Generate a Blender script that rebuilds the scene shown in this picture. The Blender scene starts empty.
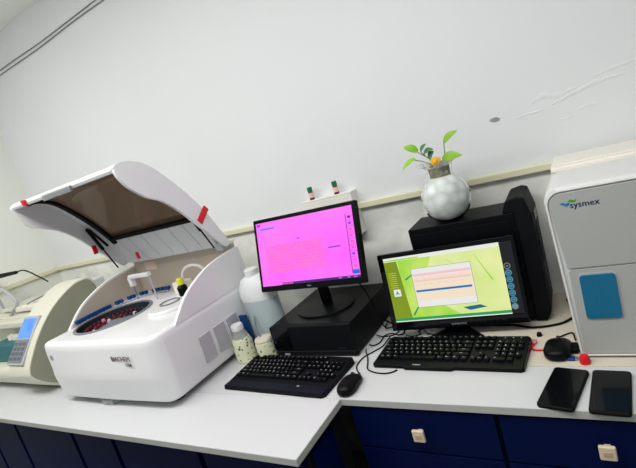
import bpy, bmesh, math, random
from mathutils import Vector, Matrix
random.seed(7)
SC = bpy.context.scene
COL = SC.collection

# ------------------------------------------------------------------ camera
cam_d = bpy.data.cameras.new('camera')
cam = bpy.data.objects.new('camera', cam_d)
COL.objects.link(cam)
cR = Vector((0.83234066, 0.4755593, -0.28469699))
cU = Vector((0.15075351, 0.30004381, 0.94193794))
cF = Vector((-0.53336892, 0.82693232, -0.17804643))
m = Matrix.Identity(4)
for i in range(3):
    m[i][0] = cR[i]; m[i][1] = cU[i]; m[i][2] = -cF[i]
m[2][3] = 1.45
cam.matrix_world = m
cam_d.sensor_width = 36.0
cam_d.sensor_fit = 'HORIZONTAL'
cam_d.lens = 456.402 * 36.0 / 636.0
cam_d.clip_start = 0.02
SC.camera = cam

# ------------------------------------------------------------------ light and exposure
SC.view_settings.view_transform = 'Standard'
SC.view_settings.look = 'None'
SC.view_settings.gamma = 1.0
SC.view_settings.use_curve_mapping = False
SC.view_settings.exposure = 0.42
world = bpy.data.worlds.new('world')
SC.world = world
world.use_nodes = True
world.node_tree.nodes['Background'].inputs[0].default_value = (0.93, 0.97, 1.0, 1)
world.node_tree.nodes['Background'].inputs[1].default_value = 0.20


def area(name, loc, rot, sx, sy, power, color=(1, 1, 1)):
    d = bpy.data.lights.new(name, 'AREA')
    d.shape = 'RECTANGLE'; d.size = sx; d.size_y = sy; d.energy = power; d.color = color
    o = bpy.data.objects.new(name, d); COL.objects.link(o)
    o.location = loc; o.rotation_euler = rot
    return o


area('ceiling_tube_light', (-1.25, 0.20, 2.46), (math.radians(10), 0, 0), 3.2, 0.5, 36, (1.0, 0.995, 0.97))
area('room_fill_light', (-0.2, -0.9, 2.44), (math.radians(12), 0, 0), 1.6, 0.4, 3, (0.97, 0.99, 1.0))  # unseen lamp added behind the camera as weak frontal fill


# ------------------------------------------------------------------ materials
def lin(c):
    return tuple((x / 255 / 12.92) if x / 255 <= 0.04045 else ((x / 255 + 0.055) / 1.055) ** 2.4 for x in c)


def mat(name, rgb, rough=0.5, metal=0.0, var=0.04, scale=8.0, bump=0.0, bscale=60.0, coat=0.0,
        trans=0.0, ior=1.45, spec=0.5, alpha=1.0):
    mt = bpy.data.materials.new(name); mt.use_nodes = True
    nt = mt.node_tree; b = nt.nodes['Principled BSDF']
    c = lin(rgb)
    tc = nt.nodes.new('ShaderNodeTexCoord')
    nz = nt.nodes.new('ShaderNodeTexNoise'); nz.inputs['Scale'].default_value = scale
    nz.inputs['Detail'].default_value = 4
    nt.links.new(tc.outputs['Object'], nz.inputs['Vector'])
    mx = nt.nodes.new('ShaderNodeMix'); mx.data_type = 'RGBA'
    mx.inputs[6].default_value = tuple(max(0, x * (1 - var)) for x in c) + (1,)
    mx.inputs[7].default_value = tuple(min(1, x * (1 + var)) for x in c) + (1,)
    nt.links.new(nz.outputs['Fac'], mx.inputs[0])
    nt.links.new(mx.outputs[2], b.inputs['Base Color'])
    b.inputs['Roughness'].default_value = rough
    b.inputs['Metallic'].default_value = metal
    b.inputs['Specular IOR Level'].default_value = spec
    b.inputs['IOR'].default_value = ior
    b.inputs['Coat Weight'].default_value = coat
    b.inputs['Transmission Weight'].default_value = trans
    b.inputs['Alpha'].default_value = alpha
    if bump > 0:
        n2 = nt.nodes.new('ShaderNodeTexNoise'); n2.inputs['Scale'].default_value = bscale
        nt.links.new(tc.outputs['Object'], n2.inputs['Vector'])
        bp = nt.nodes.new('ShaderNodeBump'); bp.inputs['Strength'].default_value = bump
        bp.inputs['Distance'].default_value = 0.002
        nt.links.new(n2.outputs['Fac'], bp.inputs['Height'])
        nt.links.new(bp.outputs['Normal'], b.inputs['Normal'])
    return mt


def emis(name, rgb, strength=1.0, rgb2=None, scale=5.0, axis=None):
    """screen colour: emission, optionally two colours mixed by noise"""
    mt = bpy.data.materials.new(name); mt.use_nodes = True
    nt = mt.node_tree; b = nt.nodes['Principled BSDF']
    b.inputs['Base Color'].default_value = (0.01, 0.01, 0.012, 1)
    b.inputs['Roughness'].default_value = 0.35
    b.inputs['Emission Strength'].default_value = strength
    c = lin(rgb)
    if rgb2:
        tc = nt.nodes.new('ShaderNodeTexCoord')
        nz = nt.nodes.new('ShaderNodeTexNoise'); nz.inputs['Scale'].default_value = scale
        nt.links.new(tc.outputs['Object'], nz.inputs['Vector'])
        mr = nt.nodes.new('ShaderNodeMapRange')
        mr.inputs['From Min'].default_value = 0.35; mr.inputs['From Max'].default_value = 0.65
        nt.links.new(nz.outputs['Fac'], mr.inputs['Value'])
        mx = nt.nodes.new('ShaderNodeMix'); mx.data_type = 'RGBA'
        mx.inputs[6].default_value = c + (1,); mx.inputs[7].default_value = lin(rgb2) + (1,)
        nt.links.new(mr.outputs['Result'], mx.inputs[0])
        nt.links.new(mx.outputs[2], b.inputs['Emission Color'])
    else:
        b.inputs['Emission Color'].default_value = c + (1,)
    return mt


def wall_material(name, rgb, low_rgb=None, split=1.18, crack=False):
    mt = bpy.data.materials.new(name); mt.use_nodes = True
    nt = mt.node_tree; N = nt.nodes; L = nt.links; b = N['Principled BSDF']
    b.inputs['Roughness'].default_value = 0.75
    b.inputs['Specular IOR Level'].default_value = 0.2
    geo = N.new('ShaderNodeNewGeometry')
    nz = N.new('ShaderNodeTexNoise'); nz.inputs['Scale'].default_value = 1.6; nz.inputs['Detail'].default_value = 5
    L.new(geo.outputs['Position'], nz.inputs['Vector'])
    mx = N.new('ShaderNodeMix'); mx.data_type = 'RGBA'
    c = lin(rgb)
    mx.inputs[6].default_value = tuple(x * 0.96 for x in c) + (1,)
    mx.inputs[7].default_value = tuple(min(1, x * 1.03) for x in c) + (1,)
    L.new(nz.outputs['Fac'], mx.inputs[0])
    out = mx.outputs[2]
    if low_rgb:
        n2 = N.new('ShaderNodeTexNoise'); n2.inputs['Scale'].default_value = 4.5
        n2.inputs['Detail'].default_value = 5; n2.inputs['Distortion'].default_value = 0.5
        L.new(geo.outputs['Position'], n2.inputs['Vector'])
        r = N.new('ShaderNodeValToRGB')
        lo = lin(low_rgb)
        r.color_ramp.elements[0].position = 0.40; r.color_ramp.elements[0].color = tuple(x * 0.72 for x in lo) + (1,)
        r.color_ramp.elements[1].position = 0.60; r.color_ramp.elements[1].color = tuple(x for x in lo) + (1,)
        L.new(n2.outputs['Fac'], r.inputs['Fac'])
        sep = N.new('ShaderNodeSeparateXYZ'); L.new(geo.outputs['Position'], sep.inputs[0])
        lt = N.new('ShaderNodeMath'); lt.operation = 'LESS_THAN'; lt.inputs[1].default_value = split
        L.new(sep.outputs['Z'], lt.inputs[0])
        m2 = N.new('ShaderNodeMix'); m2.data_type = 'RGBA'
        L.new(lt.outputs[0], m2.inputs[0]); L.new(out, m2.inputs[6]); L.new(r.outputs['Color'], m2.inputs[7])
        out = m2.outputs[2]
    L.new(out, b.inputs['Base Color'])
    n3 = N.new('ShaderNodeTexNoise'); n3.inputs['Scale'].default_value = 5.0; n3.inputs['Detail'].default_value = 6
    L.new(geo.outputs['Position'], n3.inputs['Vector'])
    bp = N.new('ShaderNodeBump'); bp.inputs['Strength'].default_value = 0.12; bp.inputs['Distance'].default_value = 0.01
    L.new(n3.outputs['Fac'], bp.inputs['Height'])
    L.new(bp.outputs['Normal'], b.inputs['Normal'])
    return mt


M = {}
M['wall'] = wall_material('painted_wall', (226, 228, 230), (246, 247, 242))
M['wall_l'] = wall_material('painted_wall_left', (236, 238, 230))
M['ceil'] = mat('ceiling_paint', (248, 249, 246), 0.8, var=0.02, scale=1.5)
M['floor'] = mat('floor_tile', (150, 148, 142), 0.4)
M['trim'] = mat('cream_trim', (222, 219, 188), 0.45, var=0.05, scale=3)
M['worktop'] = mat('white_laminate', (204, 205, 207), 0.35, var=0.015, scale=3)
M['cream_top'] = mat('cream_laminate', (214, 205, 188), 0.4, var=0.05, scale=10)
M['edge'] = mat('edge_band', (176, 178, 174), 0.5, var=0.08, scale=20)
M['blue'] = mat('navy_laminate', (1, 15, 60), 0.5, spec=0.08, var=0.08, scale=6)
M['blackframe'] = mat('black_frame', (12, 13, 16), 0.5)
M['knob'] = mat('beige_knob', (214, 196, 172), 0.4)
M['knob_in'] = mat('beige_knob_inset', (190, 165, 132), 0.5)
M['wplas'] = mat('white_plastic', (230, 230, 232), 0.28, var=0.01, coat=0.25)
M['wplas2'] = mat('white_plastic_satin', (216, 216, 215), 0.4, var=0.02)
M['beigein'] = mat('beige_inner_panel', (188, 176, 162), 0.45, var=0.03)
M['gplas'] = mat('grey_plastic', (176, 178, 182), 0.45, var=0.02)
M['keyg'] = mat('slate_button', (88, 92, 102), 0.5)
M['ribpl'] = mat('light_grey_ribbed_plastic', (214, 216, 220), 0.5, var=0.02)
M['gplas_d'] = mat('grey_plastic_dark', (120, 124, 130), 0.45, var=0.02)
M['sysface'] = mat('light_grey_plastic', (170, 172, 168), 0.42, var=0.012)
M['systop'] = mat('warm_white_plastic', (236, 231, 220), 0.42, var=0.02)
M['cream_pl'] = mat('cream_plastic', (214, 213, 196), 0.4, var=0.02)
M['olive_pl'] = mat('olive_grey_plastic', (146, 147, 128), 0.45, var=0.03)
M['black'] = mat('black_plastic', spec=0.14, rgb=(8, 9, 12), rough=0.38, var=0.1)
M['black_g'] = mat('black_gloss', spec=0.14, rgb=(5, 6, 9), rough=0.2, coat=0.4)
M['black_m'] = mat('black_matte', spec=0.14, rgb=(13, 14, 18), rough=0.55, bump=0.1, bscale=300)
M['dgrey'] = mat('dark_grey_plastic', spec=0.14, rgb=(46, 49, 56), rough=0.45)
M['bluegrey'] = mat('blue_black_plastic', spec=0.14, rgb=(18, 20, 32), rough=0.5)
M['rubber'] = mat('rubber', spec=0.14, rgb=(14, 14, 15), rough=0.6)
M['metal'] = mat('brushed_metal', (170, 172, 175), 0.3, metal=0.9)
M['red'] = mat('red_plastic', (214, 18, 34), 0.4)
M['dred'] = mat('dark_red_tubes', (92, 18, 32), 0.35, var=0.5, scale=60)
M['pink'] = mat('pink_tubes', (214, 140, 150), 0.35, var=0.1)
M['tubeblue'] = mat('blue_tube_cap', (14, 62, 130), 0.35)
M['yellow'] = mat('yellow_cap', (212, 214, 40), 0.4)
M['teal'] = mat('teal_cover', (8, 104, 140), 0.3, coat=0.3, var=0.04)
M['teal_d'] = mat('teal_rack', (24, 104, 112), 0.5)
M['navy_b'] = mat('blue_label', (14, 56, 120), 0.4)
M['green_cap'] = mat('green_cap', (10, 110, 70), 0.4)
M['label_w'] = mat('pinkish_label', (226, 200, 190), 0.5)
M['brown_l'] = mat('red_brown_liquid', (110, 30, 24), 0.2)
M['tint'] = mat('brown_tinted_acrylic', (120, 100, 84), 0.08, trans=0.55, ior=1.12, var=0.02)
M['jug'] = mat('translucent_jug', (188, 202, 206), 0.35, trans=0.15, var=0.02)
M['jug2'] = mat('white_milky_top', (222, 224, 225), 0.4)
M['clearp'] = mat('clear_plastic', (225, 232, 232), 0.15, trans=0.7, ior=1.3)
M['glass'] = mat('vase_glass', (250, 252, 252), 0.03, trans=1.0, ior=1.06, var=0)
M['gel'] = mat('white_gel_beads', (214, 218, 216), 0.25, bump=1.0, bscale=45)
_nt = M['gel'].node_tree
_v = _nt.nodes.new('ShaderNodeTexVoronoi'); _v.inputs['Scale'].default_value = 30
_tc = [n for n in _nt.nodes if n.type == 'TEX_COORD'][0]
_nt.links.new(_tc.outputs['Object'], _v.inputs['Vector'])
_r = _nt.nodes.new('ShaderNodeValToRGB')
_r.color_ramp.elements[0].position = 0.1; _r.color_ramp.elements[0].color = lin((228, 231, 229)) + (1,)
_r.color_ramp.elements[1].position = 0.75; _r.color_ramp.elements[1].color = lin((186, 190, 186)) + (1,)
_nt.links.new(_v.outputs['Distance'], _r.inputs['Fac'])
_nt.links.new(_r.outputs['Color'], _nt.nodes['Principled BSDF'].inputs['Base Color'])
M['moss'] = mat('root_mass', (132, 130, 112), 0.8, var=0.8, scale=60, bump=0.6, bscale=120)
M['stem'] = mat('plant_stem', (126, 150, 70), 0.5)
M['chip'] = mat('bare_plaster', (150, 150, 146), 0.9, var=0.2, scale=60)
M['plaster'] = mat('flaking_plaster', (232, 233, 231), 0.8, var=0.03, scale=20)
M['wire'] = mat('grey_cable', (128, 126, 120), 0.6)
M['straw'] = mat('grey_straw', (110, 114, 118), 0.4)
M['orange'] = mat('orange_flower', (236, 176, 24), 0.5)
M['ledge'] = mat('white_box_paint', (236, 235, 228), 0.5)
M['mark'] = mat('key_legend', (214, 218, 224), 0.5)
M['silver'] = mat('silver_print', (150, 152, 158), 0.4)
M['txt_d'] = mat('dark_print', (52, 44, 52), 0.5)
M['txt_r'] = mat('maroon_print', (96, 28, 44), 0.5)
M['txt_b'] = mat('blue_print', (20, 62, 120), 0.5)
M['lg_b'] = mat('blue_logo_print', (16, 120, 170), 0.5)
M['lg_g'] = mat('green_logo_print', (70, 160, 60), 0.5)


def leaf_mat(name, a, b2, amt=0.5):
    mt = mat(name, a, 0.4, var=0.0)
    nt = mt.node_tree; mx = [n for n in nt.nodes if n.type == 'MIX'][0]
    mx.inputs[6].default_value = lin(a) + (1,); mx.inputs[7].default_value = lin(b2) + (1,)
    nt.nodes['Principled BSDF'].inputs['Subsurface Weight'].default_value = 0.0
    return mt


M['leaf_l'] = leaf_mat('leaf_light', (150, 205, 40), (120, 180, 40))
M['leaf_m'] = leaf_mat('leaf_variegated', (84, 146, 20), (158, 196, 48))
M['leaf_d'] = leaf_mat('leaf_dark', (60, 110, 70), (90, 140, 90))


def floral_material():
    mt = bpy.data.materials.new('floral_fabric'); mt.use_nodes = True
    nt = mt.node_tree; N = nt.nodes; L = nt.links; b = N['Principled BSDF']
    b.inputs['Roughness'].default_value = 0.8
    tc = N.new('ShaderNodeTexCoord')
    v = N.new('ShaderNodeTexVoronoi'); v.inputs['Scale'].default_value = 60
    L.new(tc.outputs['Object'], v.inputs['Vector'])
    n = N.new('ShaderNodeTexNoise'); n.inputs['Scale'].default_value = 170
    L.new(tc.outputs['Object'], n.inputs['Vector'])
    ad = N.new('ShaderNodeMath'); ad.operation = 'MULTIPLY_ADD'; ad.inputs[1].default_value = 0.55
    L.new(n.outputs['Fac'], ad.inputs[0]); L.new(v.outputs['Distance'], ad.inputs[2])
    r = N.new('ShaderNodeValToRGB'); r.color_ramp.interpolation = 'CONSTANT'
    e = r.color_ramp.elements
    e[0].position = 0; e[0].color = lin((40, 92, 60)) + (1,)
    e[1].position = 0.47; e[1].color = lin((168, 190, 150)) + (1,)
    e2 = e.new(0.55); e2.color = lin((226, 228, 196)) + (1,)
    L.new(ad.outputs[0], r.inputs['Fac']); L.new(r.outputs['Color'], b.inputs['Base Color'])
    return mt


M['floral'] = floral_material()


def vent_material():
    """white plastic perforated with a fine grid of grey slots"""
    mt = bpy.data.materials.new('vent_grille'); mt.use_nodes = True
    nt = mt.node_tree; N = nt.nodes; L = nt.links; b = N['Principled BSDF']
    tc = N.new('ShaderNodeTexCoord')
    br = N.new('ShaderNodeTexBrick'); br.inputs['Scale'].default_value = 90
    br.inputs['Color1'].default_value = lin((150, 148, 158)) + (1,)
    br.inputs['Color2'].default_value = lin((165, 162, 170)) + (1,)
    br.inputs['Mortar'].default_value = lin((222, 220, 226)) + (1,)
    br.inputs['Mortar Size'].default_value = 0.03
    mp = N.new('ShaderNodeMapping'); mp.inputs['Rotation'].default_value = (0, math.radians(90), 0)
    L.new(tc.outputs['Object'], mp.inputs['Vector']); L.new(mp.outputs['Vector'], br.inputs['Vector'])
    L.new(br.outputs['Color'], b.inputs['Base Color'])
    b.inputs['Roughness'].default_value = 0.5
    return mt


M['vent'] = vent_material()

# screens
S1 = 0.78
M['s1_bg'] = emis('screen_magenta', (252, 96, 250), S1, (255, 120, 235), 6)
M['s1_warm'] = emis('screen_pink_cells', (255, 104, 228), S1, (255, 112, 218), 30)
M['s1_line'] = emis('screen_rose_lines', (244, 84, 176), S1)
M['s1_dark'] = emis('screen_dark_purple', (60, 12, 110), S1)
M['s1_blue'] = emis('screen_blue_button', (20, 96, 220), S1)
M['s1_txt'] = emis('screen_violet_text', (130, 60, 226), S1)
M['s1_head'] = emis('screen_lilac_header', (206, 130, 255), S1)
S2 = 0.68
M['s2_pale'] = emis('screen_pale_yellow', (236, 244, 170), S2, (214, 236, 140), 7)
M['s2_green'] = emis('screen_lime', (150, 220, 40), S2, (206, 236, 110), 9)
M['s2_olive'] = emis('screen_olive', (134, 158, 8), S2, (122, 148, 4), 6)
M['s2_bar'] = emis('screen_green_bar', (30, 160, 90), S2)
M['s2_white'] = emis('screen_white', (240, 240, 236), S2)
M['s2_cream'] = emis('screen_cream', (250, 232, 205), S2)
M['s2_pink'] = emis('screen_pink', (250, 200, 205), S2)
M['s2_blue'] = emis('screen_blue', (20, 110, 190), S2)
M['s2_cyan'] = emis('screen_cyan_icon', (10, 104, 140), S2)
M['s2_ring'] = emis('screen_icon_ring', (90, 150, 170), S2)
M['s2_grey'] = emis('screen_grey_icon', (130, 130, 140), S2)
M['s2_dark'] = emis('screen_dark_strip', (2, 4, 8), S2)
M['s2_orange'] = emis('screen_text_yellow', (225, 215, 60), S2)
M['lcd'] = emis('lcd_blue', (60, 140, 250), 0.75, (90, 165, 252), 20)


# ------------------------------------------------------------------ mesh builder
class MB:
    def __init__(s):
        s.bm = bmesh.new(); s.mats = []; s.cur = 0

    def use(s, m):
        if m not in s.mats: s.mats.append(m)
        s.cur = s.mats.index(m); return s

    def _f(s, faces):
        for f in faces: f.material_index = s.cur

    def face(s, pts):
        f = s.bm.faces.new([s.bm.verts.new(p) for p in pts]); s._f([f]); return s

    def box(s, x0, x1, y0, y1, z0, z1, mx=None):
        v = [Vector((x, y, z)) for z in (z0, z1) for x, y in ((x0, y0), (x1, y0), (x1, y1), (x0, y1))]
        if mx: v = [mx @ p for p in v]
        v = [s.bm.verts.new(p) for p in v]
        s._f([s.bm.faces.new([v[i] for i in q]) for q in
              ((3, 2, 1, 0), (4, 5, 6, 7), (0, 1, 5, 4), (1, 2, 6, 5), (2, 3, 7, 6), (3, 0, 4, 7))])
        return s

    def rbox(s, x0, x1, y0, y1, z0, z1, r, seg=3, mx=None):
        t = MB(); t.box(x0, x1, y0, y1, z0, z1)
        bmesh.ops.bevel(t.bm, geom=t.bm.edges[:], offset=r, segments=seg, affect='EDGES', profile=0.5)
        s._merge(t.bm, mx); return s

    def _merge(s, bm, mx=None):
        mp = {}
        for v in bm.verts:
            mp[v] = s.bm.verts.new(mx @ v.co if mx else v.co)
        for f in bm.faces:
            try: s._f([s.bm.faces.new([mp[v] for v in f.verts])])
            except ValueError: pass
        bm.free()

    def loft(s, rings, cap0=True, cap1=True, closed=True):
        rr = [[s.bm.verts.new(p) for p in ring] for ring in rings]
        fs = []
        n = len(rr[0])
        for a, b in zip(rr, rr[1:]):
            for i in range(n if closed else n - 1):
                j = (i + 1) % n
                fs.append(s.bm.faces.new((a[i], a[j], b[j], b[i])))
        if cap0: fs.append(s.bm.faces.new(rr[0][::-1]))
        if cap1: fs.append(s.bm.faces.new(rr[-1]))
        s._f(fs); return s

    def prism_x(s, poly, x0, x1):
        return s.loft([[(x0, y, z) for y, z in poly], [(x1, y, z) for y, z in poly]])

    def prism_z(s, poly, z0, z1):
        return s.loft([[(x, y, z0) for x, y in poly], [(x, y, z1) for x, y in poly]])

    def prism_y(s, poly, y0, y1):
        return s.loft([[(x, y0, z) for x, z in poly], [(x, y1, z) for x, z in poly]])

    def lathe(s, prof, c=(0, 0, 0), seg=24, cap0=True, cap1=True, sx=1.0, sy=1.0):
        rings = [[(c[0] + sx * r * math.cos(2 * math.pi * k / seg), c[1] + sy * r * math.sin(2 * math.pi * k / seg), c[2] + z)
                  for k in range(seg)] for r, z in prof]
        return s.loft(rings, cap0, cap1)

    def cyl(s, p0, p1, r0, r1=None, seg=16):
        if r1 is None: r1 = r0
        p0 = Vector(p0); p1 = Vector(p1); d = (p1 - p0).normalized()
        a = d.orthogonal().normalized(); b = d.cross(a)
        rings = [[p + r * (math.cos(2 * math.pi * k / seg) * a + math.sin(2 * math.pi * k / seg) * b) for k in range(seg)]
                 for p, r in ((p0, r0), (p1, r1))]
        return s.loft(rings)

    def tube(s, pts, r, seg=8, sub=6):
        P = catmull([Vector(p) for p in pts], sub) if sub > 1 else [Vector(p) for p in pts]
        rings = []; a = None
        for i, p in enumerate(P):
            d = (P[min(i + 1, len(P) - 1)] - P[max(i - 1, 0)]).normalized()
            if a is None: a = d.orthogonal().normalized()
            a = (a - d * a.dot(d)).normalized(); b = d.cross(a)
            rings.append([p + r * (math.cos(2 * math.pi * k / seg) * a + math.sin(2 * math.pi * k / seg) * b) for k in range(seg)])
        return s.loft(rings)

    def sphere(s, c, r, sx=1, sy=1, sz=1, u=16, v=10):
        prof = [(max(1e-4, r * math.sin(math.pi * k / v)), -r * sz * math.cos(math.pi * k / v)) for k in range(v + 1)]
        return s.lathe(prof, c, u, sx=sx, sy=sy)

    def build(s, name, material=None, parent=None, smooth=True, bevel=0.0, seg=2, loc=None, rot=None, angle=40):
        bmesh.ops.recalc_face_normals(s.bm, faces=s.bm.faces[:])
        me = bpy.data.meshes.new(name)
        s.bm.to_mesh(me); s.bm.free()
        ms = s.mats if s.mats else [material]
        for q in ms: me.materials.append(M[q] if isinstance(q, str) else q)
        o = bpy.data.objects.new(name, me); COL.objects.link(o)
        if parent: o.parent = parent
        if loc: o.location = loc
        if rot: o.rotation_euler = rot
        if bevel > 0:
            b = o.modifiers.new('bevel', 'BEVEL'); b.width = bevel; b.segments = seg
            b.limit_method = 'ANGLE'; b.angle_limit = math.radians(35)
        if smooth:
            me.shade_smooth()
            w = o.modifiers.new('wn', 'WEIGHTED_NORMAL'); w.keep_sharp = True
            me.set_sharp_from_angle(angle=math.radians(angle))
        return o


def catmull(P, sub=6):
    out = []
    n = len(P)
    for i in range(n - 1):
        p0 = P[max(i - 1, 0)]; p1 = P[i]; p2 = P[i + 1]; p3 = P[min(i + 2, n - 1)]
        for k in range(sub):
            t = k / sub
            out.append(0.5 * ((2 * p1) + (p2 - p0) * t + (2 * p0 - 5 * p1 + 4 * p2 - p3) * t * t + (3 * p1 - p0 - 3 * p2 + p3) * t ** 3))
    out.append(P[-1]); return out


def cm2(pts, sub=6):
    return [(p.x, p.y) for p in catmull([Vector((a, b, 0)) for a, b in pts], sub)]


def thing(name, label, cat, loc=(0, 0, 0), rz=0.0, group=None):
    o = bpy.data.objects.new(name, None); COL.objects.link(o)
    o.empty_display_size = 0.05
    o.location = loc; o.rotation_euler = (0, 0, rz)
    o['label'] = label; o['category'] = cat
    if group: o['group'] = group
    return o


def tag(o, label, cat, group=None):
    o['label'] = label; o['category'] = cat
    if group: o['group'] = group
    return o


def struct(o):
    o['kind'] = 'structure'; return o


def part(o, label):
    o['label'] = label; return o


_txc = {}


def text_bm(body, size, depth=0.0):
    key = (body, size, depth)
    if key not in _txc:
        cu = bpy.data.curves.new('t', 'FONT'); cu.body = body; cu.size = size; cu.extrude = depth
        cu.align_x = 'CENTER'; cu.align_y = 'CENTER'; cu.resolution_u = 2
        o = bpy.data.objects.new('t', cu); COL.objects.link(o)
        dg = bpy.context.evaluated_depsgraph_get(); dg.update()
        me = bpy.data.meshes.new_from_object(o.evaluated_get(dg))
        COL.objects.unlink(o); bpy.data.objects.remove(o); bpy.data.curves.remove(cu)
        _txc[key] = me
    bm = bmesh.new(); bm.from_mesh(_txc[key]); return bm


def lettering(body, size, mt, parent, mx, name='lettering', bold=0.0, sx=1.0):
    b = MB(); b._merge(text_bm(body, size, 0.0003), mx @ Matrix.Diagonal((sx, 1, 1, 1)))
    if bold:
        b._merge(text_bm(body, size, 0.0003), mx @ Matrix.Translation((bold, 0, 0)) @ Matrix.Diagonal((sx, 1, 1, 1)))
    return b.build(name, mt, parent, smooth=False)


FRONT = Matrix.Rotation(math.radians(90), 4, 'X')   # text in XY -> stands in XZ facing -Y

WY = 1.62     # back wall
LX = -3.10    # left wall
CZ = 2.53     # ceiling
TZ = 0.75     # worktop height

# ------------------------------------------------------------------ room
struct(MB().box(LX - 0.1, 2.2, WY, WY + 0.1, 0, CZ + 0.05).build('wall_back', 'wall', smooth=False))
struct(MB().box(LX - 0.1, LX, -2.2, WY, 0, CZ + 0.05).build('wall_left', 'wall_l', smooth=False))
struct(MB().box(LX - 0.1, 2.2, -2.2, WY + 0.1, CZ + 0.05, CZ + 0.12).build('ceiling', 'ceil', smooth=False))
struct(MB().box(LX - 0.1, 2.2, -2.2, WY + 0.1, -0.06, 0).build('floor', 'floor', smooth=False))
struct(MB().box(LX + 0.002, 2.2, WY - 0.02, WY, 1.175, 1.199).build('trim_1', 'trim', bevel=0.003))
struct(MB().box(LX, LX + 0.02, -2.2, WY, 1.172, 1.199).build('trim_2', 'trim', bevel=0.003))

# flaking plaster: shallow ragged patches standing on the wall
b = MB()
rnd = random.Random(5)
def flake(pts, w, h):
    P = cm2(pts, 6); rings = []
    for q, (x, z) in enumerate(P):
        e = math.sin(math.pi * (q + 0.4) / len(P)) ** 0.5
        a = w * e * rnd.uniform(0.45, 1.2); c = w * e * rnd.uniform(0.3, 1.3)
        rings.append([(x, WY + 0.0005, z + a), (x, WY - h * rnd.uniform(0.3, 1), z + a * 0.5), (x, WY - h * rnd.uniform(0.3, 1.2), z - c * 0.3), (x, WY + 0.0005, z - c)])
    b.loft(rings)
flake([(-0.195, 1.357), (-0.16, 1.361), (-0.115, 1.362)], 0.006, 0.0018)
flake([(-0.15, 1.39), (-0.11, 1.405), (-0.07, 1.393), (-0.02, 1.40)], 0.013, 0.0022)
flake([(-0.09, 1.37), (-0.04, 1.385), (0.03, 1.40), (0.10, 1.402)], 0.009, 0.0020)
flake([(0.02, 1.418), (0.07, 1.424), (0.14, 1.43)], 0.008, 0.0015)
flake([(-0.085, 1.322), (-0.06, 1.318), (-0.04, 1.323)], 0.006, 0.0012)
flake([(-0.03, 1.336), (0.0, 1.34), (0.03, 1.337)], 0.008, 0.0012)
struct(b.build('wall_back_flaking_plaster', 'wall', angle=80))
b = MB()
pl = []
for k in range(16):
    a = 2 * math.pi * k / 16; r = 1 + 0.16 * rnd.uniform(-1, 1)
    pl.append((-0.258 + 0.0155 * r * math.cos(a), 1.372 + 0.008 * r * math.sin(a)))
b.prism_y(pl, WY - 0.0015, WY)
struct(b.build('wall_back_paint_chip', 'chip', smooth=False))

# two cables along the top of the wall
for k, (z, lab) in enumerate(((2.405, 'upper thin grey cable clipped along the top of the back wall'),
                              (2.385, 'lower thin grey cable clipped along the top of the back wall'))):
    pts = [(LX + 0.01 + i * 0.35, WY - 0.006, z + 0.004 * math.sin(i * 2.1 + k)) for i in range(11)]
    tag(MB().tube(pts, 0.0026, 6, 4).build('wall_cable', 'wire'), lab, 'cable', 'cables along the top of the wall')

# ------------------------------------------------------------------ worktops
poly = [(LX + 0.003, 0.9755), (0.95, 0.9755), (0.95, 1.153), (-0.56, 1.153), (-0.56, 1.617), (LX + 0.003, 1.617)]
t = thing('worktop', 'long white worktop running along the back wall, carrying the monitors and keyboards', 'worktop', (0, 0, 0))
MB().prism_z(poly, TZ - 0.02, TZ).build('slab', 'worktop', t, smooth=False, bevel=0.0012)
part(MB().box(-0.7195, 0.95, 0.974, 0.9755, TZ - 0.0198, TZ - 0.001).build('edge_band', 'edge', t, smooth=False), 'grey edge band')
b = MB().box(-0.558, 0.95, 1.155, 1.617, TZ - 0.02, TZ)
tag(b.build('worktop_section', 'cream_top', smooth=False, bevel=0.001), 'cream worktop section behind the white one, under the haematology analyser and right mouse', 'worktop')
t = thing('worktop_extension', 'deeper white worktop in front at left, carrying the large white analyser', 'worktop', (0, 0, 0))
MB().box(LX + 0.003, -0.7205, 0.729, 0.974, TZ - 0.02, TZ).build('slab', 'worktop', t, smooth=False, bevel=0.0012)
part(MB().box(LX + 0.003, -0.719, 0.7275, 0.729, TZ - 0.0198, TZ - 0.001).box(-0.7205, -0.719, 0.729, 0.974, TZ - 0.0198, TZ - 0.001).build('edge_band', 'edge', t, smooth=False), 'grey edge band')

# cabinets under the right worktop
def drawer_unit(x0, x1, lab):
    t = thing('drawer_unit', lab, 'cabinet', ((x0 + x1) / 2, 1.0, 0), 0, 'blue drawer units under the worktop')
    w = (x1 - x0) / 2
    MB().box(-w + 0.001, w - 0.001, 0.0, 0.58, 0.0, TZ - 0.022).build('body', 'blackframe', t, smooth=False)
    for zt, zb in ((0.722, 0.592), (0.586, 0.456), (0.450, 0.32), (0.314, 0.10)):
        d = MB().box(-w + 0.003, w - 0.003, -0.018, 0.0, zb, zt).build('drawer', 'blue', t, smooth=False, bevel=0.0012)
        zc = zt - 0.064
        k = MB().rbox(-0.0165, 0.0165, -0.043, -0.033, zc - 0.0175, zc + 0.0175, 0.0035).box(-0.006, 0.006, -0.035, -0.018, zc - 0.006, zc + 0.006)
        k.use('knob')
        ko = k.build('knob', 'knob', d)
        MB().rbox(-0.008, 0.008, -0.0445, -0.0425, zc - 0.006, zc + 0.006, 0.0008).build('inset', 'knob_in', d)
    return t


drawer_unit(-0.703, -0.299, 'navy blue drawer unit with beige square knobs, nearer the worktop step')
drawer_unit(-0.295, 0.145, 'navy blue drawer unit with beige square knobs, under the two phones')

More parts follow.
